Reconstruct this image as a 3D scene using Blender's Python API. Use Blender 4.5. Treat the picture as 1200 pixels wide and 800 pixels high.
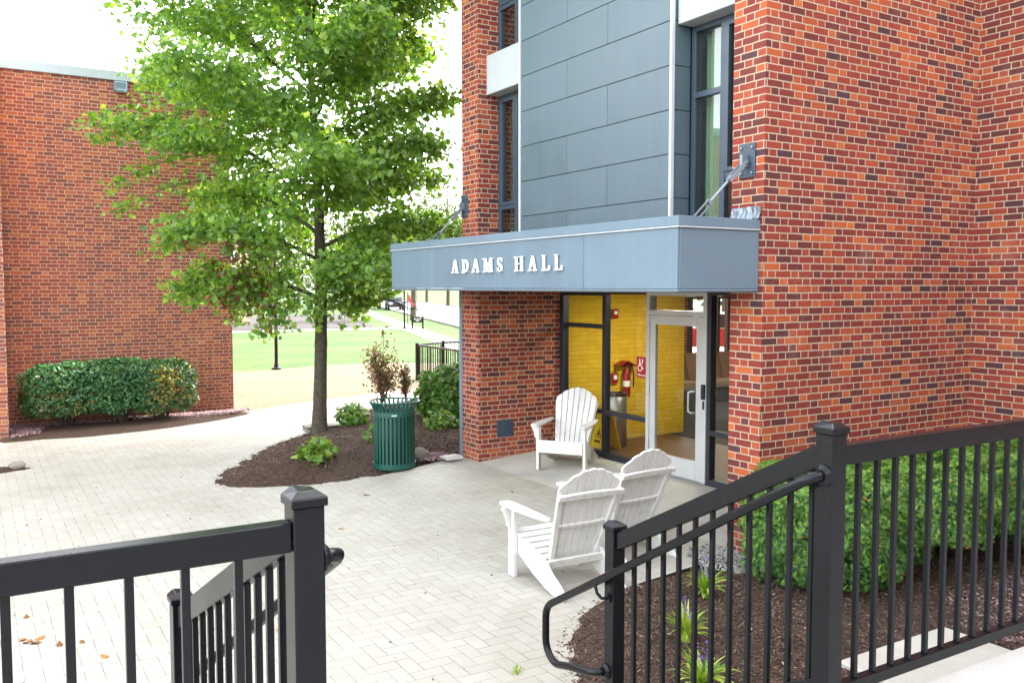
import bpy, bmesh, math, random
import numpy as np
from mathutils import Vector, Matrix
from mathutils.geometry import delaunay_2d_cdt

random.seed(7)
rng = np.random.default_rng(7)
R = math.radians
scene = bpy.context.scene
for o in list(bpy.data.objects):
    bpy.data.objects.remove(o)
col = scene.collection

# ------------------------------------------------------------------ camera, sky, sun, exposure
cam_d = bpy.data.cameras.new('camera')
cam_d.sensor_width = 36.0
cam_d.lens = 36.0 * 1045 / 1200
cam_d.clip_start = 0.05
cam_d.clip_end = 2000
cam = bpy.data.objects.new('camera', cam_d)
cam.location = (0, 0, 2.56)
cam.rotation_euler = (R(90) - math.atan2(64, 1045), 0, R(58.7 - 90))
col.objects.link(cam)
scene.camera = cam

SUN_EL, SUN_AZ = 40.0, 4.0            # elevation, angle from +X towards +Y
world = bpy.data.worlds.new('World')
scene.world = world
world.use_nodes = True
wnt = world.node_tree
wnt.nodes.clear()
sky = wnt.nodes.new('ShaderNodeTexSky')
sky.sky_type = 'NISHITA'
sky.sun_disc = False
sky.sun_elevation = R(SUN_EL)
sky.sun_rotation = R(90 - SUN_AZ)
sky.air_density = 1.0
sky.dust_density = 3.0
sky.ozone_density = 1.0
hsv = wnt.nodes.new('ShaderNodeHueSaturation')
hsv.inputs['Saturation'].default_value = 0.22
wbg = wnt.nodes.new('ShaderNodeBackground')
wbg.inputs['Strength'].default_value = 0.15
wout = wnt.nodes.new('ShaderNodeOutputWorld')
wnt.links.new(sky.outputs[0], hsv.inputs['Color'])
wnt.links.new(hsv.outputs[0], wbg.inputs[0])
wnt.links.new(wbg.outputs[0], wout.inputs[0])

sun_d = bpy.data.lights.new('sun', 'SUN')
sun_d.energy = 2.0
sun_d.angle = R(0.6)
sun_d.color = (1.0, 0.95, 0.86)
sun = bpy.data.objects.new('sun', sun_d)
sd = Vector((math.cos(R(SUN_AZ)) * math.cos(R(SUN_EL)), math.sin(R(SUN_AZ)) * math.cos(R(SUN_EL)), math.sin(R(SUN_EL))))
sun.rotation_euler = sd.to_track_quat('Z', 'Y').to_euler()
sun.location = sd * 60
col.objects.link(sun)

scene.render.engine = 'CYCLES'
scene.cycles.use_denoising = True
scene.cycles.max_bounces = 8
scene.cycles.transparent_max_bounces = 12
scene.cycles.caustics_reflective = False
scene.cycles.caustics_refractive = False
scene.view_settings.view_transform = 'Standard'
scene.view_settings.look = 'None'
scene.view_settings.exposure = 3.45
scene.view_settings.gamma = 1.0

# ------------------------------------------------------------------ object helpers
LOC = {}


def tag(o, label=None, cat=None, group=None, kind=None):
    if label: o['label'] = label
    if cat: o['category'] = cat
    if group: o['group'] = group
    if kind: o['kind'] = kind
    return o


def empty(name, loc, label, cat, group=None):
    o = bpy.data.objects.new(name, None)
    o.empty_display_size = 0.1
    o.location = loc
    col.objects.link(o)
    LOC[o] = Vector(loc)
    return tag(o, label, cat, group)


def kids(o):
    return [c for c in bpy.data.objects if c.parent == o]


def copy_tree(o, parent=None):
    c = o.copy()
    col.objects.link(c)
    if parent is not None:
        c.parent = parent
    for ch in kids(o):
        copy_tree(ch, c)
    return c


class MB:
    def __init__(s):
        s.v = []
        s.f = []

    def add(s, vs, fs):
        b = len(s.v)
        s.v += [tuple(p) for p in vs]
        s.f += [tuple(i + b for i in f) for f in fs]
        return s

    def box(s, x0, x1, y0, y1, z0, z1):
        return s.add([(x0, y0, z0), (x1, y0, z0), (x1, y1, z0), (x0, y1, z0), (x0, y0, z1), (x1, y0, z1), (x1, y1, z1), (x0, y1, z1)],
                     [(0, 3, 2, 1), (4, 5, 6, 7), (0, 1, 5, 4), (1, 2, 6, 5), (2, 3, 7, 6), (3, 0, 4, 7)])

    def obox(s, c, ax, ay, az):
        c, ax, ay, az = Vector(c), Vector(ax), Vector(ay), Vector(az)
        vs = [c + ax * i + ay * j + az * k for k in (-1, 1) for i, j in ((-1, -1), (1, -1), (1, 1), (-1, 1))]
        return s.add(vs, [(0, 3, 2, 1), (4, 5, 6, 7), (0, 1, 5, 4), (1, 2, 6, 5), (2, 3, 7, 6), (3, 0, 4, 7)])

    def bar(s, p0, p1, w, h, up=(0, 0, 1)):
        p0, p1, up = Vector(p0), Vector(p1), Vector(up)
        d = (p1 - p0)
        L = d.length
        d.normalize()
        sx = d.cross(up).normalized()
        u = sx.cross(d).normalized()
        return s.obox((p0 + p1) / 2, d * (L / 2), sx * (w / 2), u * (h / 2))

    def prism(s, poly, o, ax, ay, ext):
        """polygon in the plane (o, ax, ay) pushed along ext"""
        o, ax, ay, ext = Vector(o), Vector(ax), Vector(ay), Vector(ext)
        n = len(poly)
        a = [o + ax * p[0] + ay * p[1] for p in poly]
        b = [p + ext for p in a]
        return s.add(a + b, [tuple(range(n))[::-1], tuple(range(n, 2 * n))] + [(i, (i + 1) % n, n + (i + 1) % n, n + i) for i in range(n)])

    def tube(s, pts, r, n=8, caps=True):
        pts = [Vector(p) for p in pts]
        rs = r if isinstance(r, (list, tuple)) else [r] * len(pts)
        t0 = (pts[1] - pts[0]).normalized()
        u = t0.orthogonal().normalized()
        rings = []
        for i, p in enumerate(pts):
            if i == 0: t = t0
            elif i == len(pts) - 1: t = (pts[i] - pts[i - 1]).normalized()
            else: t = ((pts[i + 1] - pts[i]).normalized() + (pts[i] - pts[i - 1]).normalized()).normalized()
            u = (u - t * u.dot(t)).normalized()
            w = t.cross(u)
            rings.append([p + (u * math.cos(2 * math.pi * k / n) + w * math.sin(2 * math.pi * k / n)) * rs[i] for k in range(n)])
        vs = [q for ring in rings for q in ring]
        fs = []
        for i in range(len(pts) - 1):
            for k in range(n):
                fs.append((i * n + k, i * n + (k + 1) % n, (i + 1) * n + (k + 1) % n, (i + 1) * n + k))
        if caps:
            fs.append(tuple(range(n))[::-1])
            fs.append(tuple(range((len(pts) - 1) * n, len(pts) * n)))
        return s.add(vs, fs)

    def lathe(s, prof, n, c):
        c = Vector(c)
        vs = []
        for r, z in prof:
            for k in range(n):
                a = 2 * math.pi * k / n
                vs.append(c + Vector((r * math.cos(a), r * math.sin(a), z)))
        fs = []
        for i in range(len(prof) - 1):
            for k in range(n):
                fs.append((i * n + k, i * n + (k + 1) % n, (i + 1) * n + (k + 1) % n, (i + 1) * n + k))
        return s.add(vs, fs)

    def build(s, name, mat, parent=None, bevel=0.0, smooth=False, recalc=True, seg=1):
        bm = bmesh.new()
        vs = [bm.verts.new(p) for p in s.v]
        for f in s.f:
            try:
                bm.faces.new([vs[i] for i in f])
            except ValueError:
                pass
        if recalc:
            bmesh.ops.recalc_face_normals(bm, faces=bm.faces)
        if bevel > 0:
            es = [e for e in bm.edges if len(e.link_faces) == 2 and e.calc_face_angle(0) > 0.5]
            bmesh.ops.bevel(bm, geom=es, offset=bevel, segments=seg, affect='EDGES', clamp_overlap=True)
        bm.normal_update()
        uvl = bm.loops.layers.uv.new('UVMap')
        for f in bm.faces:
            n = f.normal
            a = max(range(3), key=lambda i: abs(n[i]))
            for l in f.loops:
                p = l.vert.co
                l[uvl].uv = (p.y, p.z) if a == 0 else ((p.x, p.z) if a == 1 else (p.x, p.y))
            f.smooth = smooth
        off = Vector((0, 0, 0))
        q = parent
        while q is not None:
            off += LOC.get(q, Vector((0, 0, 0)))
            q = q.parent
        if off.length > 0:
            bmesh.ops.translate(bm, verts=bm.verts, vec=-off)
        me = bpy.data.meshes.new(name)
        bm.to_mesh(me)
        bm.free()
        me.materials.append(mat)
        o = bpy.data.objects.new(name, me)
        col.objects.link(o)
        if parent is not None:
            o.parent = parent
        return o


def B(*a):
    return MB().box(*a)


# ------------------------------------------------------------------ node helpers
class NT:
    def __init__(s, name):
        s.m = bpy.data.materials.new(name)
        s.m.use_nodes = True
        s.t = s.m.node_tree
        s.t.nodes.clear()
        s.out = s.t.nodes.new('ShaderNodeOutputMaterial')

    def n(s, typ, **kw):
        nd = s.t.nodes.new('ShaderNode' + typ)
        for k, v in kw.items():
            setattr(nd, k, v)
        return nd

    def link(s, a, b):
        s.t.links.new(a, b)

    def put(s, sock, v):
        if isinstance(v, bpy.types.NodeSocket): s.link(v, sock)
        elif v is not None:
            if isinstance(v, (tuple, list)) and len(v) == 3 and sock.type == 'RGBA': v = (*v, 1)
            sock.default_value = v

    def math(s, op, a, b=None, c=None):
        nd = s.n('Math', operation=op)
        s.put(nd.inputs[0], a)
        if b is not None: s.put(nd.inputs[1], b)
        if c is not None: s.put(nd.inputs[2], c)
        return nd.outputs[0]

    def mix(s, fac, a, b, mode='MIX'):
        nd = s.n('Mix', data_type='RGBA', blend_type=mode)
        s.put(nd.inputs['Factor'], fac)
        s.put(nd.inputs[6], a)
        s.put(nd.inputs[7], b)
        return nd.outputs[2]

    def ramp(s, fac, stops, interp='LINEAR'):
        nd = s.n('ValToRGB')
        nd.color_ramp.interpolation = interp
        els = nd.color_ramp.elements
        while len(els) < len(stops): els.new(0.5)
        for e, (p, c) in zip(els, stops):
            e.position = p
            e.color = (*c, 1) if len(c) == 3 else c
        s.put(nd.inputs[0], fac)
        return nd.outputs[0]

    def maprange(s, v, a, b, c, d, smooth=False):
        nd = s.n('MapRange')
        if smooth: nd.interpolation_type = 'SMOOTHSTEP'
        for k, x in zip(('Value', 'From Min', 'From Max', 'To Min', 'To Max'), (v, a, b, c, d)):
            s.put(nd.inputs[k], x)
        return nd.outputs[0]

    def noise(s, vec, scale, detail=3, rough=0.5, dist=0.0):
        nd = s.n('TexNoise')
        if vec is not None: s.link(vec, nd.inputs['Vector'])
        nd.inputs['Scale'].default_value = scale
        nd.inputs['Detail'].default_value = detail
        nd.inputs['Roughness'].default_value = rough
        nd.inputs['Distortion'].default_value = dist
        return nd.outputs['Fac']

    def pos(s):
        return s.n('NewGeometry').outputs['Position']

    def uv(s):
        return s.n('UVMap').outputs[0]

    def bsdf(s, color, rough=0.5, metal=0.0, spec=0.5, bump=None, bstr=0.3, bdist=0.01):
        nd = s.n('BsdfPrincipled')
        s.put(nd.inputs['Base Color'], color)
        s.put(nd.inputs['Roughness'], rough)
        s.put(nd.inputs['Metallic'], metal)
        s.put(nd.inputs['Specular IOR Level'], spec)
        if bump is not None:
            b = s.n('Bump')
            b.inputs['Strength'].default_value = bstr
            b.inputs['Distance'].default_value = bdist
            s.link(bump, b.inputs['Height'])
            s.link(b.outputs[0], nd.inputs['Normal'])
        return nd

    def done(s, sh):
        s.link(sh.outputs[0] if hasattr(sh, 'outputs') else sh, s.out.inputs[0])
        return s.m


def plain(name, c, rough=0.5, metal=0.0, var=0.12, vscale=6.0, spec=0.5, bump=0.0, fine=60.0):
    t = NT(name)
    p = t.pos()
    n1 = t.noise(p, vscale, 4, 0.6)
    n2 = t.noise(p, fine, 2)
    f = t.math('ADD', t.math('MULTIPLY', n1, 0.7), t.math('MULTIPLY', n2, 0.3))
    k = t.maprange(f, 0.25, 0.75, 1 - var, 1 + var)
    v = t.n('VectorMath', operation='SCALE')
    t.put(v.inputs[0], c)
    t.put(v.inputs['Scale'], k)
    r = t.maprange(n1, 0.3, 0.7, max(0.02, rough - 0.06), rough + 0.06)
    return t.done(t.bsdf(v.outputs[0], r, metal, spec, n2 if bump > 0 else None, bump, 0.004))


def sheet_metal(name, c, rough=0.42):
    t = NT(name)
    p = t.pos()
    isl = t.n('NewGeometry').outputs['Random Per Island']
    mp = t.n('Mapping')
    mp.inputs['Scale'].default_value = (7, 7, 0.35)
    t.link(p, mp.inputs['Vector'])
    run = t.noise(mp.outputs[0], 1.0, 5, 0.65)
    sm = t.noise(p, 2.2, 4, 0.6)
    k = t.math('ADD', t.maprange(isl, 0, 1, 0.955, 1.045), t.math('ADD', t.maprange(run, 0.3, 0.7, -0.05, 0.05), t.maprange(sm, 0.3, 0.7, -0.03, 0.03)))
    v = t.n('VectorMath', operation='SCALE')
    t.put(v.inputs[0], c)
    t.put(v.inputs['Scale'], k)
    fleck = t.maprange(t.noise(p, 26, 3, 0.8), 0.72, 0.78, 0, 0.25)
    cc = t.mix(fleck, v.outputs[0], (0.30, 0.33, 0.35))
    r = t.maprange(sm, 0.3, 0.7, rough - 0.07, rough + 0.08)
    return t.done(t.bsdf(cc, r, 0, 0.5, t.noise(p, 1.3, 2), 0.25, 0.02))


def brick_mat(name, stops, mortar, course=0.0677, period=0.305, shift=0.0, gain=1.0):
    t = NT(name)
    uv = t.uv()
    sep = t.n('SeparateXYZ')
    t.link(uv, sep.inputs[0])
    wob = t.math('MULTIPLY', t.math('SUBTRACT', t.noise(uv, 14, 2), 0.5), 0.010)
    u = t.math('ADD', t.math('ADD', sep.outputs[0], wob), shift)
    v = t.math('ADD', sep.outputs[1], t.math('MULTIPLY', t.math('SUBTRACT', t.noise(uv, 11, 3), 0.5), 0.009))
    rv = t.math('DIVIDE', v, course)
    row = t.math('FLOOR', rv)
    fv = t.math('FRACT', rv)
    rowj = t.n('TexWhiteNoise', noise_dimensions='1D')
    t.put(rowj.inputs['W'], row)
    par = t.math('FLOORED_MODULO', row, 2.0)
    uu = t.math('ADD', t.math('ADD', t.math('DIVIDE', u, period), t.math('MULTIPLY', par, 0.5)), t.math('MULTIPLY', rowj.outputs['Value'], 0.12))
    k = t.math('FLOOR', uu)
    fr = t.math('FRACT', uu)
    head = t.math('GREATER_THAN', fr, 2 / 3)
    a = t.math('MINIMUM', fr, t.math('ABSOLUTE', t.math('SUBTRACT', 2 / 3, fr)))
    a = t.math('MINIMUM', a, t.math('SUBTRACT', 1.0, fr))
    du = t.math('MULTIPLY', a, period)
    dv = t.math('MULTIPLY', t.math('MINIMUM', fv, t.math('SUBTRACT', 1.0, fv)), course)
    d = t.math('MINIMUM', du, dv)
    face = t.maprange(d, 0.0042, 0.0072, 0, 1, True)
    cb = t.n('CombineXYZ')
    t.put(cb.inputs[0], t.math('ADD', t.math('MULTIPLY', k, 2.0), head))
    t.put(cb.inputs[1], row)
    wn = t.n('TexWhiteNoise', noise_dimensions='3D')
    t.link(cb.outputs[0], wn.inputs[0])
    big = t.noise(uv, 0.9, 3)
    val = t.math('ADD', t.math('MULTIPLY', wn.outputs['Value'], 0.92), t.math('MULTIPLY', t.math('SUBTRACT', big, 0.5), 0.30))
    val = t.math('ADD', val, t.math('MULTIPLY', head, 0.07))
    c = t.ramp(val, stops, 'LINEAR')
    tex = t.noise(uv, 60, 4, 0.65)
    c = t.mix(1.0, c, t.ramp(tex, [(0.25, (0.72, 0.72, 0.72)), (0.75, (1.25, 1.25, 1.25))]), 'MULTIPLY')
    smear = t.maprange(t.noise(uv, 2.2, 5, 0.7), 0.55, 0.8, 0, 0.22)
    c = t.mix(smear, c, tuple(x * 0.85 for x in mortar))
    mt = t.mix(1.0, mortar, t.ramp(t.noise(uv, 40, 3), [(0.2, (0.75, 0.75, 0.75)), (0.8, (1.15, 1.15, 1.15))]), 'MULTIPLY')
    c = t.mix(face, mt, c)
    if gain != 1.0:
        c = t.mix(1.0, c, (gain, gain, gain), 'MULTIPLY')
    wash = t.noise(uv, 0.55, 6, 0.7)
    c = t.mix(1.0, c, t.ramp(wash, [(0.3, (0.86, 0.86, 0.88)), (0.7, (1.10, 1.09, 1.07))]), 'MULTIPLY')
    foot = t.math('MULTIPLY', t.maprange(sep.outputs[1], 0.05, 0.55, 1, 0), t.maprange(t.noise(uv, 3.5, 5, 0.75), 0.42, 0.7, 0, 0.5))
    c = t.mix(foot, c, (0.20, 0.15, 0.11))
    h = t.math('ADD', face, t.math('MULTIPLY', tex, 0.25))
    return t.done(t.bsdf(c, 0.82, 0, 0.25, h, 0.7, 0.006))


def paver_mat(name):
    t = NT(name)
    uv = t.uv()
    w = 0.115
    sep = t.n('SeparateXYZ')
    t.link(uv, sep.inputs[0])
    wob = t.math('MULTIPLY', t.math('SUBTRACT', t.noise(uv, 7, 2), 0.5), 0.06)
    u = t.math('ADD', t.math('DIVIDE', sep.outputs[0], w), wob)
    v = t.math('ADD', t.math('DIVIDE', sep.outputs[1], w), t.math('MULTIPLY', t.math('SUBTRACT', t.noise(uv, 6.1, 2), 0.5), 0.06))
    i, j = t.math('FLOOR', u), t.math('FLOOR', v)
    fu, fv = t.math('FRACT', u), t.math('FRACT', v)
    k = t.math('FLOORED_MODULO', t.math('SUBTRACT', i, j), 4.0)
    eq = [t.math('COMPARE', k, float(q), 0.1) for q in range(4)]
    dl = t.math('MULTIPLY_ADD', eq[1], 10.0, fu)
    dr = t.math('MULTIPLY_ADD', eq[0], 10.0, t.math('SUBTRACT', 1.0, fu))
    db = t.math('MULTIPLY_ADD', eq[2], 10.0, fv)
    dt = t.math('MULTIPLY_ADD', eq[3], 10.0, t.math('SUBTRACT', 1.0, fv))
    d = t.math('MULTIPLY', t.math('MINIMUM', t.math('MINIMUM', dl, dr), t.math('MINIMUM', db, dt)), w)
    cb = t.n('CombineXYZ')
    t.put(cb.inputs[0], t.math('SUBTRACT', i, eq[1]))
    t.put(cb.inputs[1], t.math('SUBTRACT', j, eq[2]))
    t.put(cb.inputs[2], t.math('GREATER_THAN', k, 1.5))
    wn = t.n('TexWhiteNoise', noise_dimensions='3D')
    t.link(cb.outputs[0], wn.inputs[0])
    gap = t.noise(uv, 3.0, 4, 0.7)
    jw = t.maprange(gap, 0.3, 0.7, 0.0018, 0.0050)
    face = t.math('SMOOTH_MIN', t.math('DIVIDE', d, jw), 1.0, 0.1)
    face = t.math('MINIMUM', t.math('MAXIMUM', face, 0.0), 1.0)
    base = t.ramp(wn.outputs['Value'], [(0.0, (0.366, 0.350, 0.304)), (0.5, (0.386, 0.370, 0.322)), (1.0, (0.402, 0.387, 0.340))])
    grit = t.noise(uv, 120, 3, 0.7)
    base = t.mix(1.0, base, t.ramp(grit, [(0.3, (0.86, 0.86, 0.86)), (0.7, (1.1, 1.1, 1.1))]), 'MULTIPLY')
    st = t.noise(uv, 0.7, 5, 0.65)
    base = t.mix(1.0, base, t.ramp(st, [(0.28, (0.80, 0.785, 0.75)), (0.5, (0.96, 0.955, 0.94)), (0.75, (1.05, 1.05, 1.05))]), 'MULTIPLY')
    spot = t.maprange(t.noise(uv, 9.0, 4, 0.8), 0.64, 0.78, 0, 0.4)
    base = t.mix(spot, base, (0.27, 0.255, 0.22))
    joint = t.mix(t.maprange(gap, 0.35, 0.65, 0, 1), (0.22, 0.205, 0.16), (0.062, 0.055, 0.040))
    c = t.mix(face, joint, base)
    h = t.math('ADD', t.math('ADD', face, t.math('MULTIPLY', grit, 0.15)), t.math('MULTIPLY', wn.outputs['Value'], 0.25))
    return t.done(t.bsdf(c, 0.75, 0, 0.3, h, 0.5, 0.004))


def concrete_mat(name, c, joint=None):
    t = NT(name)
    p = t.pos()
    a = t.noise(p, 1.1, 6, 0.65)
    g = t.noise(p, 90, 3, 0.7)
    cc = t.mix(1.0, c, t.ramp(a, [(0.3, (0.82, 0.81, 0.78)), (0.6, (1.03, 1.03, 1.03))]), 'MULTIPLY')
    cc = t.mix(1.0, cc, t.ramp(g, [(0.3, (0.88, 0.88, 0.88)), (0.7, (1.08, 1.08, 1.08))]), 'MULTIPLY')
    sp = t.maprange(t.noise(p, 14, 3, 0.8), 0.70, 0.76, 0, 0.5)
    cc = t.mix(sp, cc, (0.2, 0.18, 0.15))
    return t.done(t.bsdf(cc, 0.8, 0, 0.3, g, 0.3, 0.003))


def ground_mat(name, stops, scale, rough=0.95, bstr=0.8, bdist=0.03, stops2=None, scale2=0.4):
    t = NT(name)
    p = t.pos()
    a = t.noise(p, scale, 6, 0.75)
    c = t.ramp(a, stops)
    if stops2:
        c = t.mix(1.0, c, t.ramp(t.noise(p, scale2, 4, 0.6), stops2), 'MULTIPLY')
    return t.done(t.bsdf(c, rough, 0, 0.2, a, bstr, bdist))


def tint_mat(name, stops, rough=0.55, trans=0.0, tcol=None, spec=0.4, interp='LINEAR'):
    """colour by a per-piece random number; optional thin translucency for leaves"""
    t = NT(name)
    at = t.n('Attribute', attribute_name='tint')
    c = t.ramp(at.outputs['Fac'], stops, interp)
    c = t.mix(1.0, c, t.ramp(t.noise(t.pos(), 45, 2), [(0.3, (0.82, 0.82, 0.82)), (0.7, (1.15, 1.15, 1.15))]), 'MULTIPLY')
    b = t.bsdf(c, rough, 0, spec)
    if trans <= 0:
        return t.done(b)
    tr = t.n('BsdfTranslucent')
    t.link(t.mix(1.0, c, tcol or (1.5, 1.5, 0.6), 'MULTIPLY'), tr.inputs[0])
    ms = t.n('MixShader')
    ms.inputs[0].default_value = trans
    t.link(b.outputs[0], ms.inputs[1])
    t.link(tr.outputs[0], ms.inputs[2])
    return t.done(ms)


def glass_mat(name, tint=(0.92, 0.95, 0.93), refl=1.0):
    t = NT(name)
    fr = t.n('Fresnel')
    fr.inputs[0].default_value = 1.5
    f = t.math('MINIMUM', t.math('MULTIPLY', fr.outputs[0], 1.7 * refl), 1.0)
    f = t.math('MULTIPLY', f, t.math('SUBTRACT', 1.0, t.n('NewGeometry').outputs['Backfacing']))
    a = t.n('BsdfTransparent')
    t.put(a.inputs[0], tint)
    g = t.n('BsdfGlossy')
    g.inputs['Roughness'].default_value = 0.015
    ms = t.n('MixShader')
    t.link(f, ms.inputs[0])
    t.link(a.outputs[0], ms.inputs[1])
    t.link(g.outputs[0], ms.inputs[2])
    return t.done(ms)


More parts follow.
